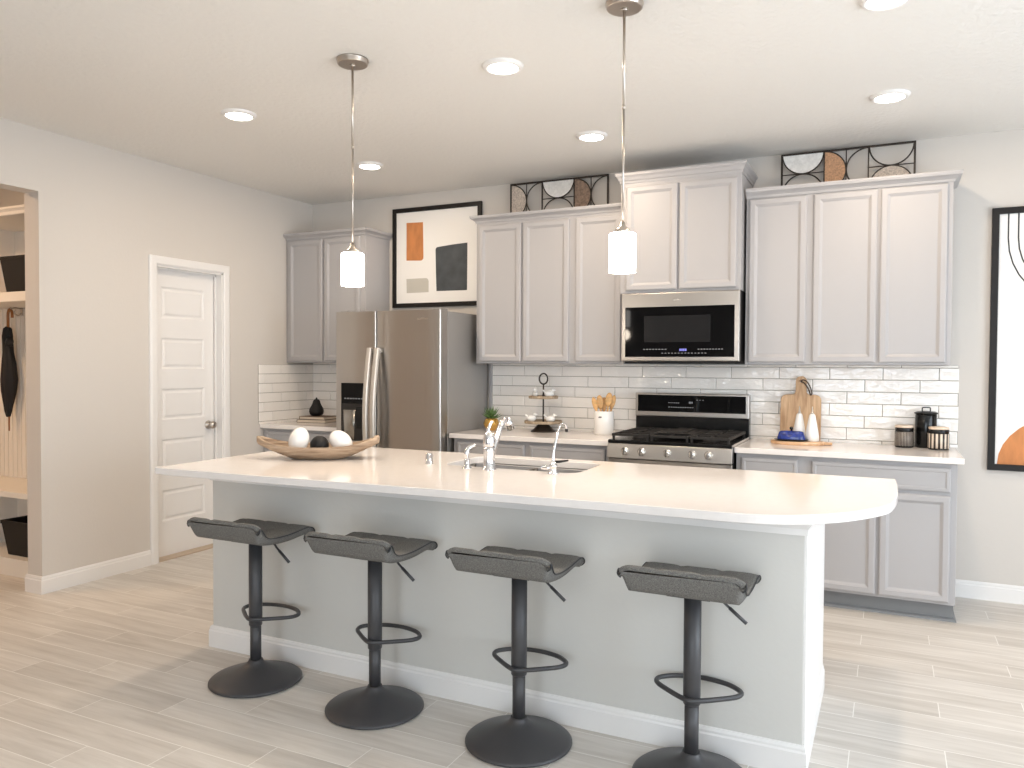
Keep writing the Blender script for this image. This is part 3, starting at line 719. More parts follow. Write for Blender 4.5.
# faucet
fq = thing('kitchen_faucet', 'chrome pull-out kitchen faucet with lever on the island', 'faucet', (2.869, -2.195, CT))
x, y = 2.869, -2.195
mb = MB(); mb.lathe([(.034, 0), (.034, .006), (.027, .012), (.025, .05), (.0255, .09), (.0265, .105)], (x, y, CT), 28); mb.build('body', m_chrome, fq)
mb = MB(); mb.lathe([(.027, 0), (.028, .006), (.0285, .03), (.025, .052), (.018, .066), (0, .072)], (x, y, CT+.107), 28)
mb.tube(catmull([(x, y, CT+.16), (x-.004, y-.002, CT+.182), (x+.001, y+.006, CT+.205), (x+.006, y+.02, CT+.222)], 6), [.010]*7+[.008]*6+[.007]*6, 10); mb.build('lever', m_chrome, fq)
mb = MB(); pts = catmull([(x+.005, y+.015, CT+.06), (x+.006, y+.040, CT+.10), (x+.008, y+.078, CT+.165), (x+.009, y+.108, CT+.205), (x+.010, y+.142, CT+.220), (x+.010, y+.168, CT+.210)], 6)
mb.tube(pts, [.0135]*len(pts), 14); mb.build('spout', m_chrome, fq)
mb = MB(); mb.tube([(x+.010, y+.158, CT+.218), (x+.011, y+.182, CT+.200), (x+.012, y+.196, CT+.176)], [.017, .020, .021], 16); mb.tube([(x+.012, y+.196, CT+.176), (x+.0125, y+.198, CT+.172)], [.017, .015], 16, mi=1)
mb.build('spray_head', [m_chrome, m_blackmatte], fq)
# side sprayer
x, y = 2.760, -2.205
sp = thing('side_sprayer', 'short chrome side sprayer left of the kitchen faucet', 'sprayer', (x, y, CT))
mb = MB(); mb.lathe([(.024, 0), (.024, .005), (.016, .012), (.013, .03), (.013, .045)], (x, y, CT), 20); mb.build('base', m_chrome, sp)
mb = MB(); mb.tube(catmull([(x, y, CT+.045), (x-.002, y, CT+.075), (x+.004, y+.01, CT+.095), (x+.025, y+.035, CT+.108)], 5), [.010, .010, .011, .012, .013, .013, .013, .013, .013, .012, .012, .012, .011, .011, .011, .010], 12)
mb.tube([(x-.012, y+.006, CT+.06), (x-.006, y+.016, CT+.09), (x+.012, y+.03, CT+.112)], .004, 8); mb.build('head', m_chrome, sp)
# filtered water tap
x, y = 3.178, -2.175
wt = thing('drinking_water_tap', 'slim chrome gooseneck drinking water tap with black lever', 'faucet', (x, y, CT))
mb = MB(); mb.lathe([(.027, 0), (.027, .005), (.016, .010), (.015, .028), (.018, .032), (.018, .040), (.010, .046), (.008, .060)], (x, y, CT), 24); mb.tube([(x-.055, y-.004, CT+.026), (x, y, CT+.026)], [.010, .012], 12); mb.build('body', m_chrome, wt)
mb = MB(); pts = catmull([(x, y, CT+.055), (x-.001, y+.004, CT+.10), (x+.004, y+.03, CT+.165), (x+.008, y+.055, CT+.208), (x+.012, y+.075, CT+.218), (x+.017, y+.092, CT+.212), (x+.020, y+.102, CT+.192)], 6); mb.tube(pts, .0055, 10); mb.build('neck', m_chrome, wt)
mb = MB(); mb.tube([(x+.020, y+.102, CT+.194), (x+.0205, y+.104, CT+.180)], [.007, .007], 10); mb.build('spout_tip', m_blackmatte, wt)
mb = MB(); mb.tube([(x-.008, y+.005, CT+.052), (x+.02, y+.02, CT+.053), (x+.055, y+.04, CT+.058)], [.006, .006, .004], 8); mb.build('lever', m_blackmatte, wt)
# air gap cap
mb = MB(); mb.lathe([(.021, 0), (.021, .004), (.0175, .006), (.0175, .048), (.0155, .052), (0, .053)], (2.514, -2.14, CT), 24)
mb.box(2.528, 2.534, -2.158, -2.150, CT+.034, CT+.044)
tag(mb.build('air_gap_cap', m_chrome), 'small round chrome air gap cap on the island top', 'air gap')

# dough bowl with balls
bl = thing('dough_bowl', 'long boat-shaped weathered wooden dough bowl on the island', 'bowl', (1.905, -2.217, CT), rz=.49)
def dough(n=40, m=10):
    mb = MB(); vs = []; fs = []
    L, Wd, Hh = .308, .135, .068
    def pt(t, u, inner):     # t angle, u 0 bottom..1 rim
        ct, st = math.cos(t), math.sin(t); tip = abs(ct)**5
        k = min(1, .40+.60*(u/.72)**.9); ky = .42+.58*u**.6
        rx_ = (L-(.016 if inner else 0))*k; ry_ = (Wd-(.012 if inner else 0))*ky
        rim = Hh+.046*abs(ct)**2.6
        x = rx_*math.copysign(abs(ct)**.80, ct); yy = ry_*st*(1-.18*abs(ct))
        z = rim*u**1.05 if not inner else .014+(rim-.014)*u**1.25
        return (x, yy, z)
    for u in [i/m for i in range(m+1)]:
        for k in range(n): vs.append(pt(2*PI*k/n, u, False))
    for u in [1-i/m for i in range(m+1)]:
        for k in range(n): vs.append(pt(2*PI*k/n, u, True))
    q = 2*(m+1)
    for i in range(q-1):
        for k in range(n): fs.append((i*n+k, i*n+(k+1) % n, (i+1)*n+(k+1) % n, (i+1)*n+k))
    mb.add(vs, fs, 0, True); mb.add([vs[k] for k in range(n)], [tuple(range(n))[::-1]]); mb.add(vs[-n:], [tuple(range(n))])
    return mb
dough().build('shell', m_bowl, bl, local=True)
mb = MB()
mb.box(.280, .306, -.022, .022, .088, .116)
mb.build('grip', m_bowl, bl, local=True, bevel=.006)
def on_bowl(x, y, z):
    c, s = math.cos(.49), math.sin(.49); return (1.905+x*c-y*s, -2.217+x*s+y*c, CT+z)
for (xx, yy, zz_, r, rot, m_, lb) in [(-.098, 0, .092, (.050, .050, .068), (0, .30, 0), m_ceramic, 'white oval ball in the left of the wooden bowl'),
                                  (.004, .006, .068, (.047, .047, .047), (0, .1, .3), m_blackmatte, 'dark woven ball in the middle of the wooden bowl'),
                                  (.113, 0, .086, (.066, .050, .050), (0, .75, 0), m_ceramic, 'white oval ball in the right of the wooden bowl')]:
    p = on_bowl(xx, yy, zz_); mb = MB(); mb.ellipsoid((0, 0, 0), r, Euler(rot), 28, 18)
    if m_ is m_blackmatte:
        nv = []
        for v in mb.v:
            v = Vector(v); L_ = v.length; a = math.atan2(v.y, v.x); b = math.asin(max(-1, min(1, v.z/L_))); nv.append(v*(1+.025*math.sin(18*a+9*b)*math.cos(12*b)))
        mb.v = nv
    o = mb.build('decorative_ball', m_, loc=None); o.location = p; o.rotation_euler = (0, 0, .49); tag(o, lb, 'decorative ball', 'balls in the dough bowl')

# ------------------------------------------------------------------ bar stools
def make_stool():
    t = thing('bar_stool', '', 'bar stool', (0, 0, 0), 'bar stools along the island')
    mb = MB(); mb.lathe([(.188, 0), (.195, .004), (.195, .009), (.186, .016), (.150, .029), (.100, .048), (.060, .064), (.038, .077), (.030, .088), (.0285, .093)], n=56); mb.build('base', m_grey, t)
    mb = MB(); mb.lathe([(.0235, .088), (.0235, .26)], n=28); mb.build('gas_lift', m_grey, t)
    mb = MB(); mb.lathe([(.026, .241), (.0285, .244), (.0285, .618)], n=28); mb.lathe([(.0245, .238), (.0245, .2415)], n=28); mb.build('column', m_grey, t)
    pts = [(0, -.034), (.034, -.018), (.082, .018), (.130, .060), (.144, .095), (.130, .125), (.082, .160), (0, .176)]
    pts = pts+[(-a, b) for a, b in pts[-2:0:-1]]
    mb = MB(); mb.tube(catmull([(a, b, .275) for a, b in pts], 6, True), .0085, 10, True); mb.build('footrest', m_grey, t)
    mb = MB(); mb.tube(catmull([(.05, .02, .612), (.085, .02, .600), (.10, .02, .585), (.12, .02, .568)], 4), .0045, 8); mb.tube([(.115, .02, .572), (.17, .02, .528)], .0062, 8); mb.build('lever', m_grey, t)
    mb = MB(); mb.box(-.07, .07, -.07, .07, .610, .622); mb.build('mounting_plate', m_grey, t)
    # seat: profile stations (y, z) of the top skin and of the underside
    tp = [(-.190, .712), (-.186, .724), (-.176, .726), (-.163, .709), (-.150, .688), (-.132, .670), (-.10, .661), (-.04, .658), (.02, .660), (.08, .666), (.118, .668), (.145, .660), (.160, .643), (.165, .628)]
    bt = [(-.193, .712), (-.192, .702), (-.187, .688), (-.179, .668), (-.168, .648), (-.148, .635), (-.10, .627), (-.04, .622), (.02, .622), (.07, .626), (.105, .629), (.130, .627), (.148, .620), (.159, .618)]
    tp = [(v.x, v.y) for v in catmull([(a, b, 0) for a, b in tp], 3)]; bt = [(v.x, v.y) for v in catmull([(a, b, 0) for a, b in bt], 3)]
    n = 33; vs = []; fs = []; m_ = len(tp); edge_ = []
    for j, ((y1, z1), (y2, z2)) in enumerate(zip(tp, bt)):
        u = j/(m_-1)
        wt_ = .203-.010*min(1, u*3) - .018*max(0, (u-.88)/.12)**2 - .014*max(0, (.06-u)/.06)**2
        wb_ = .192-.020*min(1, u/.3)
        ring = []
        for i in range(n):
            s = -1+2*i/(n-1)
            seam = min(abs(s-k) for k in (-.36, .36)); puff = -.005*max(0, 1-seam/.10)
            e = max(0, (abs(s)-.80)/.20); rear = max(0, 1-u/.30)
            ring.append((wt_*s, y1+(.004 if u < .1 else 0)*e, z1+puff*(1 if u > .05 else 0)-.004*e*e-.022*rear*e**2.2))
        edge_.append((ring[0], ring[-1]))
        for i in range(n):
            s = 1-2*i/(n-1); e = max(0, (abs(s)-.85)/.15); rear = max(0, 1-u/.15)
            ring.append((wb_*s, y2, min(z2-.018*rear*e**2, 9)))
        vs += ring
    q = 2*n
    for j in range(m_-1):
        for k in range(q): fs.append((j*q+k, j*q+(k+1) % q, (j+1)*q+(k+1) % q, (j+1)*q+k))
    fs.append(tuple(range(q))[::-1]); fs.append(tuple((m_-1)*q+k for k in range(q)))
    mb = MB(); mb.add(vs, fs, 0, True)
    st = mb.build('seat', m_fabric, t)
    for k in (0, 1):
        mb = MB(); mb.tube([Vector(e[k])+Vector((0, 0, -.001)) for e in edge_], .0026, 6); mb.build('piping', m_piping, st)
    return t
stool = make_stool()
SL_ = ['grey fabric bar stool at the left end of the island, nearest the pantry door', 'grey fabric bar stool second from the left, right of the wooden bowl', 'grey fabric bar stool second from the right, below the chrome faucets', 'grey fabric bar stool at the right end, its base cut by the photo edge']
SP = [((2.050, -2.805, 0), .0), ((2.676, -2.803, 0), 0), ((3.309, -2.798, 0), 0), ((3.932, -2.775, 0), 0)]
for i, (p, rz) in enumerate(SP):
    if i == 0: stool.location = p; stool.rotation_euler = (0, 0, rz); stool['label'] = SL_[0]
    else:
        c_ = copy_tree(stool, p, SL_[i], rz)
        for ch in c_.children:       # each gas lift is set to its own height
            if ch.name.split('.')[0] in ('seat', 'column', 'lever', 'mounting_plate'): ch.location.z += (0, .0, .006, .011)[i]

# ------------------------------------------------------------------ pendants and downlights
def make_pendant():
    t = thing('pendant_light', '', 'pendant light', (0, 0, 0), 'pendant lights over the island')
    mb = MB(); mb.lathe([(.064, -.024), (.068, -.021), (.068, -.010), (.072, -.008), (.072, 0)], n=36); mb.lathe([(.012, -.032), (.014, -.024)], n=16); mb.build('canopy', m_nickel, t)
    mb = MB(); mb.tube([(0, 0, -.024), (0, 0, -.40)], .0052, 12); mb.tube([(0, 0, -.39), (0, 0, -.832)], .0048, 12); mb.tube([(0, 0, -.385), (0, 0, -.398)], .0068, 12); mb.build('rod', m_nickel, t)
    mb = MB(); mb.lathe([(.030, -.868), (.031, -.862), (.024, -.850), (.012, -.842), (.009, -.825)], n=24); mb.build('socket_cap', m_nickel, t)
    mb = MB(); mb.lathe([(.047, -1.016), (.051, -1.016), (.051, -.872), (.047, -.868), (.02, -.867)], n=36); mb.lathe([(0, -1.010), (.047, -1.010)], n=36); mb.build('glass_shade', m_shade, t)
    return t
pd = make_pendant(); pd.location = (2.308, -2.465, H); pd['label'] = 'brushed nickel pendant with white glass shade, left one above the wooden bowl'
copy_tree(pd, (3.583, -2.475, H), 'brushed nickel pendant with white glass shade, right one in front of the tall cabinet')
for x in (2.308, 3.583): light('pendant_bulb', 'POINT', (x, -2.47, H-1.09), 7, (1, .86, .70), .05)
def make_down():
    t = thing('recessed_downlight', '', 'ceiling light', (0, 0, 0), 'recessed ceiling lights')
    mb = MB(); mb.lathe([(.066, -.003), (.070, -.015), (.078, -.017), (.088, -.013), (.094, -.005), (.095, 0)], n=40); mb.v = mb.v
    mb.f = [f for f in mb.f if len(f) == 4]; mb.mi = [0]*len(mb.f); mb.sm = [True]*len(mb.f); mb.build('trim_ring', m_trim, t)
    mb = MB(); mb.lathe([(0, -.018), (.056, -.018), (.068, -.013), (.068, -.001)], n=32); mb.build('lens', m_lamp, t)
    return t
DL = [((1.267, -2.110, H), 'recessed ceiling light nearest the left wall and the pantry door'), ((2.890, -2.115, H), 'large recessed ceiling light between the two pendants'), ((2.885, -.92, H), 'recessed ceiling light above the three-door cabinet, left of the right pendant rod'),
      ((1.265, -.91, H), 'recessed ceiling light just right of the left pendant rod'), ((4.486, -.935, H), 'recessed ceiling light above the right-hand cabinets'), ((4.476, -2.105, H), 'recessed ceiling light cut by the top edge of the photo')]
dl = make_down()
for i, (p, lb) in enumerate(DL):
    if i == 0: dl.location = p; dl['label'] = lb
    else: copy_tree(dl, p, lb)
for (p, lb) in DL:
    light('downlight_bulb', 'AREA', (p[0], p[1], H-.022), 9.5, (1, .80, .60), .11, (0, 0, 0), shape='DISK')

# ------------------------------------------------------------------ pictures
def picture(label, x0, x1, z0, z1, fw, fd):
    t = thing('framed_picture', label, 'picture', ((x0+x1)/2, 0, (z0+z1)/2))
    P = [(x0, z0), (x0, z1), (x1, z1), (x1, z0)]
    mb = MB(); mb.sweep(P, [(0, .002), (0, fd), (fw, fd), (fw, .002)], closed=True, mapf=lambda v: (v[0], -v[2], v[1])); mb.build('frame', m_frame, t, bevel=.002)
    mb = MB(); mb.box(x0+fw*.8, x1-fw*.8, -.012, -.003, z0+fw*.8, z1-fw*.8); pp = mb.build('paper', m_paper, t)
    return t, pp
def xz(d): return lambda v: (v[0], -d-v[2], v[1])
t, pp = picture('large abstract print with orange, grey and slate blocks above the fridge', .842, 1.662, 1.832, 2.632, .034, .025)
plate('orange_block', [[(.972, 2.212), (1.10, 2.205)]+arc(1.108, 2.23, .025, -80, 0, 4)+[(1.128, 2.51), (.972, 2.515)]], .001, m_orange, pp, z=0, mapf=xz(.012))
plate('grey_block', [[(.975, 1.949), (1.182, 1.95), (1.182, 2.04)]+arc(1.155, 2.037, .026, 10, 90, 4)+[(.972, 2.063)]], .001, m_greige, pp, z=0, mapf=xz(.012))
plate('slate_block', [[(1.256, 1.956), (1.533, 1.953), (1.535, 2.322), (1.40, 2.315), (1.28, 2.305)]+arc(1.268, 2.282, .022, 80, 180, 4)+[(1.250, 2.10)]], .001, m_slate, pp, z=0, mapf=xz(.012))
t, pp = picture('tall black-framed line print with orange arc at the right edge', 5.030, 5.86, .772, 2.296, .036, .03)
def strip(pts, w):
    L = []; Rr = []
    for i, p in enumerate(pts):
        a = Vector(pts[max(0, i-1)][:2]); b = Vector(pts[min(len(pts)-1, i+1)][:2]); d = (b-a).normalized(); n = Vector((-d.y, d.x))*w/2
        L.append((p[0]+n.x, p[1]+n.y)); Rr.append((p[0]-n.x, p[1]-n.y))
    return L+Rr[::-1]
cxr = 5.445
for k, r in enumerate((.333, .283)):
    zc = 2.12
    pts = [(cxr-r, 2.262), (cxr-r, zc)]+[(cxr-r*math.cos(a), zc-r*1.15*math.sin(a)) for a in [PI*i/16 for i in range(1, 16)]]+[(cxr+r, zc), (cxr+r, 2.262)]
    plate('ink_line', [strip(pts, .008)], .001, m_ink, pp, z=0, mapf=xz(.012))
plate('orange_arc', [[(5.078, .808)]+[(5.445-.367*math.cos(a), .808+.30*math.sin(a)) for a in [PI*i/16 for i in range(1, 16)]]+[(5.812, .808)]], .001, m_orange, pp, z=0, mapf=xz(.012))

# ------------------------------------------------------------------ metal wall art above the cabinets
def metal_art(label, x0, x1, z0, z1, cells):
    t = thing('metal_wall_art', label, 'wall art', ((x0+x1)/2, -.05, z0), 'metal and stone panels above the cabinets')
    r = .006; mb = MB(); y = -.06; w = (x1-x0)/3; hgt = z1-z0
    for z in (z0, z1): mb.box(x0-r, x1+r, y-r, y+r, z-r, z+r)
    for i in range(4): mb.box(x0+i*w-(r if i in (0, 3) else .004), x0+i*w+(r if i in (0, 3) else .004), y-r, y+r, z0, z1)
    ins = []
    for i, (kind, fills) in enumerate(cells):
        a = x0+i*w; b = a+w; cx = (a+b)/2; cz = (z0+z1)/2; rad = min(w, hgt)/2-.002
        if kind == 'v':      # bowls opening up and down: arcs centred on the top and bottom bars
            mb.tube([(a, y, cz), (b, y, cz)], .0035, 6)
            ctrs = [((cx, z1), 180, 360), ((cx, z0), 0, 180)]; ex, ez = w/2-.004, hgt/2-.001
        else:
            mb.tube([(cx, y, z0), (cx, y, z1)], .0035, 6)
            ctrs = [((a, cz), -90, 90), ((b, cz), 90, 270)]; ex, ez = w/2-.001, hgt/2-.004
        for ((c1, c2), a0, a1), fm in zip(ctrs, fills):
            pts = [(c1+ex*math.cos(math.radians(a0+(a1-a0)*k/20)), c2+ez*math.sin(math.radians(a0+(a1-a0)*k/20))) for k in range(21)]
            mb.tube([(p[0], y, p[1]) for p in pts], .0045, 6)
            if fm: ins.append((pts, fm))
    mb.build('frame', m_bronze, t)
    for pts, fm in ins: plate('inlay', [pts], .006, fm, t, z=0, mapf=xz(.056))
    return t
metal_art('black metal arc panel with stone inlays above the cabinet beside the fridge', 1.935, 2.695, 2.462, 2.718, [('h', (m_stonein, None)), ('v', (m_marble, None)), ('h', (m_brownin, None))])
metal_art('black metal arc panel with tan inlay above the right-hand cabinets', 3.865, 4.622, 2.467, 2.720, [('v', (m_marble, None)), ('h', (m_tan, None)), ('v', (None, m_stonein))])

# ------------------------------------------------------------------ things on the counters
# books and pear vase (left corner)
bx_, by_ = .262, -.255
def book(z, w, d, h, m, rz, label, dx=0):
    t = thing('book', label, 'book', (bx_+dx, by_, z), 'books under the black vase', rz)
    mb = MB(); mb.box(-w/2, w/2, -d/2, d/2, 0, .003); mb.box(-w/2, w/2, -d/2, d/2, h-.003, h); mb.box(-w/2, -w/2+.003, -d/2, d/2, 0, h); mb.build('cover', m, t, local=True)
    mb = MB(); mb.box(-w/2+.003, w/2-.004, -d/2+.004, d/2-.004, .003, h-.003); mb.build('pages', m_page, t, local=True)
book(CT, .265, .20, .026, m_book1, .15, 'lower book with dark cover and cream pages, left corner counter')
book(CT+.0262, .245, .19, .024, m_book2, .06, 'upper brown book with cream pages directly under the pear vase', .012)
mb = MB(); mb.lathe([(0, 0), (.032, 0), (.052, .012), (.060, .035), (.058, .058), (.044, .082), (.033, .105), (.029, .122), (.020, .136), (.008, .140), (.006, .150), (0, .152)], (bx_-.01, by_, CT+.0505), 32)
tag(mb.build('pear_vase', m_blackmatte), 'black pear-shaped vase on the stacked books', 'vase')
# succulent in gold pot
x, y = 1.885, -.27
t = thing('potted_succulent', 'small green succulent in a gold faceted pot', 'potted plant', (x, y, CT))
mb = MB(); n = 12; prof = [(.030, 0), (.052, .028), (.058, .050), (.050, .078), (.040, .088)]
vs = [(x+r*math.cos(2*PI*(k+.5*(i % 2))/n), y+r*math.sin(2*PI*(k+.5*(i % 2))/n), CT+z) for i, (r, z) in enumerate(prof) for k in range(n)]
fs = []
for i in range(len(prof)-1):
    for k in range(n):
        k2 = (k+1) % n
        if i % 2 == 0: fs += [(i*n+k, i*n+k2, (i+1)*n+k), (i*n+k2, (i+1)*n+k2, (i+1)*n+k)]
        else: fs += [(i*n+k, (i+1)*n+k2, (i+1)*n+k), (i*n+k, i*n+k2, (i+1)*n+k2)]
fs.append(tuple(range(n))[::-1]); fs.append(tuple((len(prof)-1)*n+k for k in range(n)))
mb.add(vs, fs); mb.build('pot', m_gold, t)
mb = MB(); rnd = random.Random(3)
for k in range(46):
    a = rnd.uniform(0, 2*PI); el = rnd.uniform(.15, 1.45); L = rnd.uniform(.055, .10); w = .006
    d = Vector((math.cos(a)*math.cos(el), math.sin(a)*math.cos(el), math.sin(el))); s_ = d.cross(Vector((0, 0, 1))).normalized()*w; up = s_.cross(d).normalized()*.003
    p0 = Vector((x, y, CT+.085))+d*.006; mid = p0+d*L*.5; tip = p0+d*L+Vector((0, 0, .008))
    mb.add([p0-s_*.6, p0+s_*.6, mid+s_, mid-s_, tip, mid+up*1.5, mid-up*1.5, p0+up], [(0, 7, 5, 3), (7, 1, 2, 5), (3, 5, 4), (5, 2, 4), (0, 3, 6), (1, 6, 2), (3, 4, 6), (6, 4, 2), (0, 6, 1)], 0, True)
mb.build('leaves', m_leaf, t)
# two tier tray
x, y = 2.262, -.185
t = thing('tiered_tray', 'two-tier round wood tray stand with dark ring handle', 'tiered tray', (x, y, CT))
mb = MB(); mb.lathe([(.088, 0), (.088, .006), (.075, .014), (.045, .045), (.030, .060)], (x, y, CT), 36); mb.build('foot', m_bronze, t)
mb = MB(); mb.lathe([(0, 0), (.134, 0), (.136, .004), (.136, .020), (.129, .020), (.127, .010), (0, .010)], (x, y, CT+.060), 44); mb.build('lower_tier', m_tray, t)
mb = MB(); mb.lathe([(0, 0), (.104, 0), (.106, .004), (.106, .020), (.100, .020), (.098, .010), (0, .010)], (x, y, CT+.238), 44); mb.build('upper_tier', m_tray, t)
mb = MB(); mb.tube([(x, y, CT+.07), (x, y, CT+.345)], .006, 10); mb.lathe([(.013, 0), (.008, .02)], (x, y, CT+.248), 12); mb.build('post', m_bronze, t)
mb = MB(); c_ = Vector((x, y, CT+.380)); d = Vector((.9, .436, 0)); mb.tube([c_+d*.030*math.cos(a)+Vector((0, 0, .038*math.sin(a))) for a in [2*PI*i/24 for i in range(24)]], .006, 8, True); mb.build('ring_handle', m_bronze, t)
def bird():
    mb = MB(); mb.ellipsoid((0, 0, .024), (.034, .021, .023)); mb.ellipsoid((.024, 0, .050), (.014, .013, .013)); mb.ellipsoid((-.034, 0, .040), (.022, .010, .007), Euler((0, .75, 0)))
    mb.lathe([(.008, 0), (0, .014)], (0, 0, 0), 8); k = len(mb.v)-16
    mb.v = mb.v[:k]+[(.036+z, a, .049+b) for a, b, z in mb.v[k:]]
    return mb
bd = None
for (dx, dy, dz, rz, lb) in [(-.075, -.04, .0705, 0.5, 'white ceramic bird on the lower tray, left of the post'), (.068, -.03, .0705, .2, 'white ceramic bird on the lower tray, right of the post'),
                         (-.052, -.03, .2485, 2.2, 'white ceramic bird on the upper tray, left of the post'), (.050, -.01, .2485, .5, 'white ceramic bird on the upper tray, right of the post')]:
    if bd is None: o = bd = bird().build('bird_figurine', m_ceramic)
    else: o = bd.copy(); COL.objects.link(o)
    o.location = (x+dx, y+dy, CT+dz); o.rotation_euler = (0, 0, rz); tag(o, lb, 'figurine', 'white bird figurines')
# utensil crock
x, y = 2.722, -.185
t = thing('utensil_crock', 'tall white ceramic utensil crock left of the range', 'crock', (x, y, CT))
mb = MB(); mb.lathe([(.062, 0), (.068, .004), (.068, .160), (.065, .163), (.062, .160), (.062, .010), (0, .008)], (x, y, CT), 40); mb.build('jar', m_ceramic, t)
vd = (Vector((C0.x, C0.y, 0))-Vector((x, y, 0))).normalized(); sd = Vector((-vd.y, vd.x, 0))
mb = MB()
for i in range(6):
    a0 = -.20+i*.055; p = Vector((x, y, 0))+(vd*math.cos(a0-.35)+sd*-math.sin(a0-.35)*-1)*.0682
    mb.box(p.x-.002, p.x+.002, p.y-.002, p.y+.002, CT+.118, CT+.124+.004*(i % 2))
mb.build('lettering', m_grey, t)['label'] = 'small grey printed word'
def spoon(dx, lean, top, w, dep, label):
    t = thing('wooden_spoon', label, 'wooden spoon', (x, y, CT+.01), 'wooden utensils in the crock')
    b_ = Vector((x, y, CT+.012))+sd*(lean*.25)-vd*dep*.3; e = Vector((x, y, CT+top))+sd*lean-vd*dep; d = (e-b_).normalized()
    h0 = e-d*.085
    mb = MB(); mb.tube([b_, b_+d*(h0-b_).length*.7, h0], [.005, .006, .007], 10); mb.build('handle', m_spoon, t)
    mb = MB(); vs = []; N_ = 20; sd2 = sd
    c_ = h0+d*.046
    nrm = d.cross(sd2).normalized()
    for (k, o_) in ((.0, .006), (.8, .005), (1, 0), (.8, -.003), (0, .001)):
        for i in range(N_):
            a = 2*PI*i/N_; vs.append(c_+sd2*w*k*math.cos(a)+d*.050*k*math.sin(a)+nrm*o_)
    fs = [(r_*N_+i, r_*N_+(i+1) % N_, (r_+1)*N_+(i+1) % N_, (r_+1)*N_+i) for r_ in range(4) for i in range(N_)]
    mb.add(vs, fs, 0, True); mb.build('bowl', m_spoon, t)
spoon(-.03, -.072, .250, .019, -.030, 'wooden spoon leaning farthest left in the white crock')
spoon(-.015, -.032, .262, .024, .0, 'pale wooden spoon left of centre in the white crock')
spoon(.0, .000, .246, .018, .035, 'wooden spatula in the centre of the white crock')
spoon(.02, .036, .280, .025, -.015, 'tallest wooden spoon at the right of the white crock')
spoon(.03, .068, .262, .019, .025, 'wooden spoon at the right rim of the white crock, behind the tallest')
# cutting board leaning on the tile
bdx, bw = 3.998, .122
def lean(v, y0=-.070, tilt=.10): return (v[0], y0+(v[1]-CT)*tilt-v[2], CT+(v[1]-CT)*math.sqrt(1-tilt*tilt))
ol = [(bdx-bw, CT), (bdx+bw, CT), (bdx+bw, CT+.265)]+arc(bdx+bw-.035, CT+.265, .035, 0, 90, 6)+[(bdx+.053, CT+.302)]+arc(bdx+.053, CT+.322, .02, 270, 180, 4)+[(bdx+.033, CT+.380)]+arc(bdx, CT+.387, .033, 0, 180, 8)+[(bdx-.033, CT+.340)]+arc(bdx-.053, CT+.322, .02, 0, -90, 4)+arc(bdx-bw+.035, CT+.265, .035, 90, 180, 6)
hole = [(bdx+.009*math.cos(a), CT+.385+.009*math.sin(a)) for a in [2*PI*i/12 for i in range(12)]]
t = thing('cutting_board', 'paddle-shaped wooden cutting board leaning on the tile', 'cutting board', (bdx, -.07, CT))
plate('board', [ol, hole[::-1]], .018, m_board, t, bevel=.003, mapf=lean)
mb = MB(); pts = [(bdx, CT+.385, .020), (bdx+.012, CT+.395, .024), (bdx+.034, CT+.385, .022), (bdx+.055, CT+.350, .022), (bdx+.066, CT+.312, .022), (bdx+.058, CT+.30, .022), (bdx+.046, CT+.335, .022), (bdx+.022, CT+.372, .022)]
mb.tube(catmull([lean(p) for p in pts], 5, True), .0042, 6, True); mb.build('strap', m_cord, t)
# round board
rbx, rby = 4.0, -.245
mb = MB(); mb.lathe([(0, 0), (.150, 0), (.154, .005), (.154, .016), (.150, .020), (0, .020)], (0, 0, 0), 48)
t = thing('serving_board', 'round wooden serving board under the butter dish and bottles', 'serving board', (rbx, rby, CT))
mb.v = [(a*1.03, b*.62, c) for a, b, c in mb.v]; mb.build('board', m_round, t, local=True)
mb = MB(); mb.box(.145, .200, -.020, .020, .002, .018); mb.v = mb.v; mb.build('grip', m_round, t, bevel=.005, local=True)
zr = CT+.020
# butter dish
t = thing('butter_dish', 'blue glazed butter dish on a black base with black knob', 'butter dish', (3.968, -.285, zr))
mb = MB(); n = 32
def oval(r1, r2, z, p=.7):
    return [(3.968+r1*math.copysign(abs(math.cos(a))**p, math.cos(a)), -.285+r2*math.copysign(abs(math.sin(a))**p, math.sin(a)), zr+z) for a in [2*PI*i/n for i in range(n)]]
def stack(rs):
    mb = MB(); q = [oval(*r) for r in rs]; vs = [v for r in q for v in r]
    mb.add(vs, [(k*n+i, k*n+(i+1) % n, (k+1)*n+(i+1) % n, (k+1)*n+i) for k in range(len(rs)-1) for i in range(n)], 0, True)
    mb.add(q[0], [tuple(range(n))[::-1]]); mb.add(q[-1], [tuple(range(n))]); return mb
stack([(.070, .036, 0), (.098, .050, .008), (.100, .052, .013), (.088, .044, .012)]).build('base', m_black, t)
stack([(.082, .040, .0125), (.082, .040, .022), (.072, .036, .055), (.062, .030, .062), (.02, .01, .064)]).build('lid', m_blue, t)
mb = MB(); mb.lathe([(.005, 0), (.005, .006), (.011, .012), (.011, .020), (.005, .026), (0, .026)], (3.968, -.285, zr+.063), 16); mb.build('knob', m_black, t)
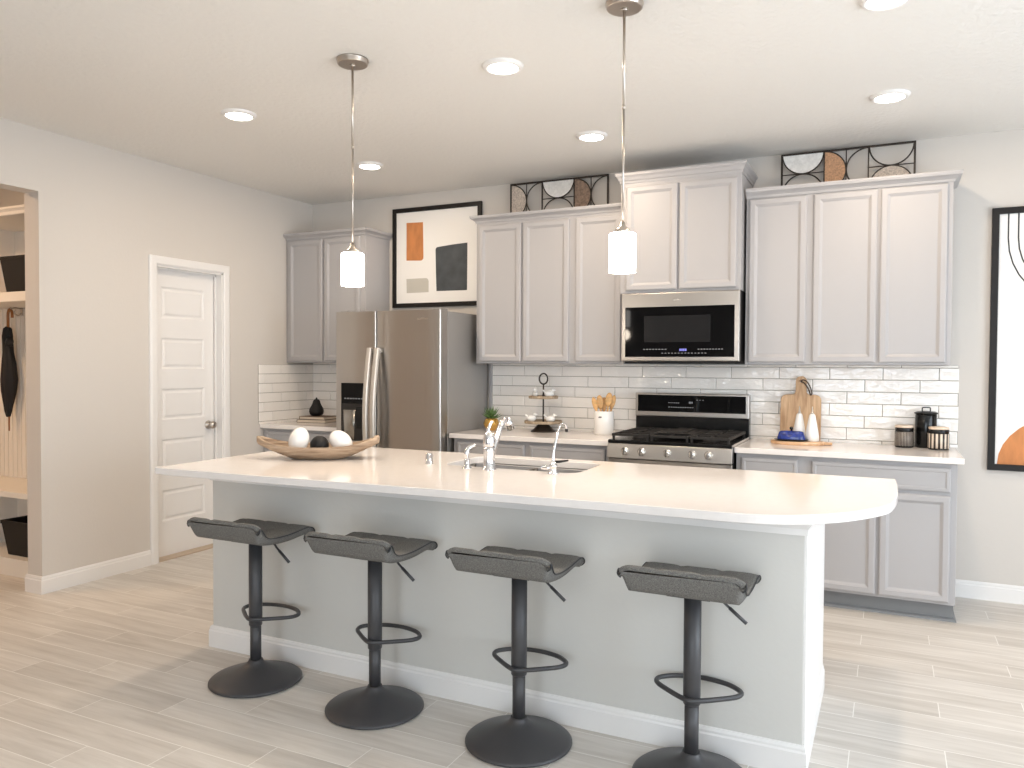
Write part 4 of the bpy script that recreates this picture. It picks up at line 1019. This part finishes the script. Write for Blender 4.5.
# oil bottles
def bottle(x, y, s, label):
    t = thing('oil_bottle', label, 'bottle', (x, y, zr), 'white conical bottles on the round board')
    mb = MB(); mb.lathe([(0, 0), (.036*s, 0), (.039*s, .004), (.038*s, .032), (.027*s, .100), (.017*s, .156), (.013*s, .166), (0, .167)], (x, y, zr), 32); mb.build('body', m_ceramic, t)
    mb = MB(); mb.lathe([(.009, .164), (.010, .174), (.006, .178), (.0035, .200), (.0028, .212)], (x, y, zr), 14); mb.build('spout', m_nickel, t)
bottle(4.004, -.190, 1.08, 'white conical bottle behind the blue butter dish')
bottle(4.082, -.225, 1.08, 'white conical bottle right of the blue butter dish')
# canisters
def canister(name, x, y, r, h, mt, lidm, label, grp=None):
    t = thing(name, label, 'canister', (x, y, CT), grp)
    mb = MB(); mb.lathe([(r*.93, 0), (r*.97, .004), (r*.97, .012)], (x, y, CT), 36); mb.lathe([(r*.97, h), (r*.95, h+.006), (r*.97, h+.010), (r*.97, h+.022), (r*.9, h+.024)], (x, y, CT), 36); mb.build('collar', m_black, t)
    mb = MB(); mb.lathe([(r, .010), (r, h)], (x, y, CT), 48); b = mb.build('jar', mt, t); b.data.transform(Matrix.Identity(4))
    mb = MB(); mb.lathe([(r*.93, h+.024), (r*.95, h+.028), (r*.95, h+.034), (r*.90, h+.038), (0, h+.038)], (x, y, CT), 36); mb.build('lid', lidm, t)
canister('canister', 4.590, -.135, .052, .094, m_stripe_thin, m_lid, 'short canister with thin grey stripes and pale wood lid', 'striped canisters')
canister('canister', 4.768, -.190, .056, .094, m_stripe_wide, m_lid, 'short canister with wide black and cream stripes', 'striped canisters')
x, y = 4.706, -.082
t = thing('black_canister', 'tall black canister with wire handle between the striped ones', 'canister', (x, y, CT))
mb = MB(); mb.lathe([(.055, 0), (.058, .004), (.058, .192), (.056, .196)], (x, y, CT), 40); mb.build('jar', m_black, t)
mb = MB(); mb.lathe([(.056, 0), (.063, .004), (.065, .009), (.060, .012), (.048, .018), (0, .021)], (x, y, CT+.197), 40); mb.build('lid', m_black, t)
mb = MB(); d = Vector((.9, .436, 0)); p = Vector((x, y, CT+.214)); mb.tube(catmull([p-d*.024, p-d*.024+Vector((0, 0, .016)), p-d*.018+Vector((0, 0, .024)), p+d*.018+Vector((0, 0, .024)), p+d*.024+Vector((0, 0, .016)), p+d*.024], 4), .0035, 8); mb.build('wire_handle', m_black, t)
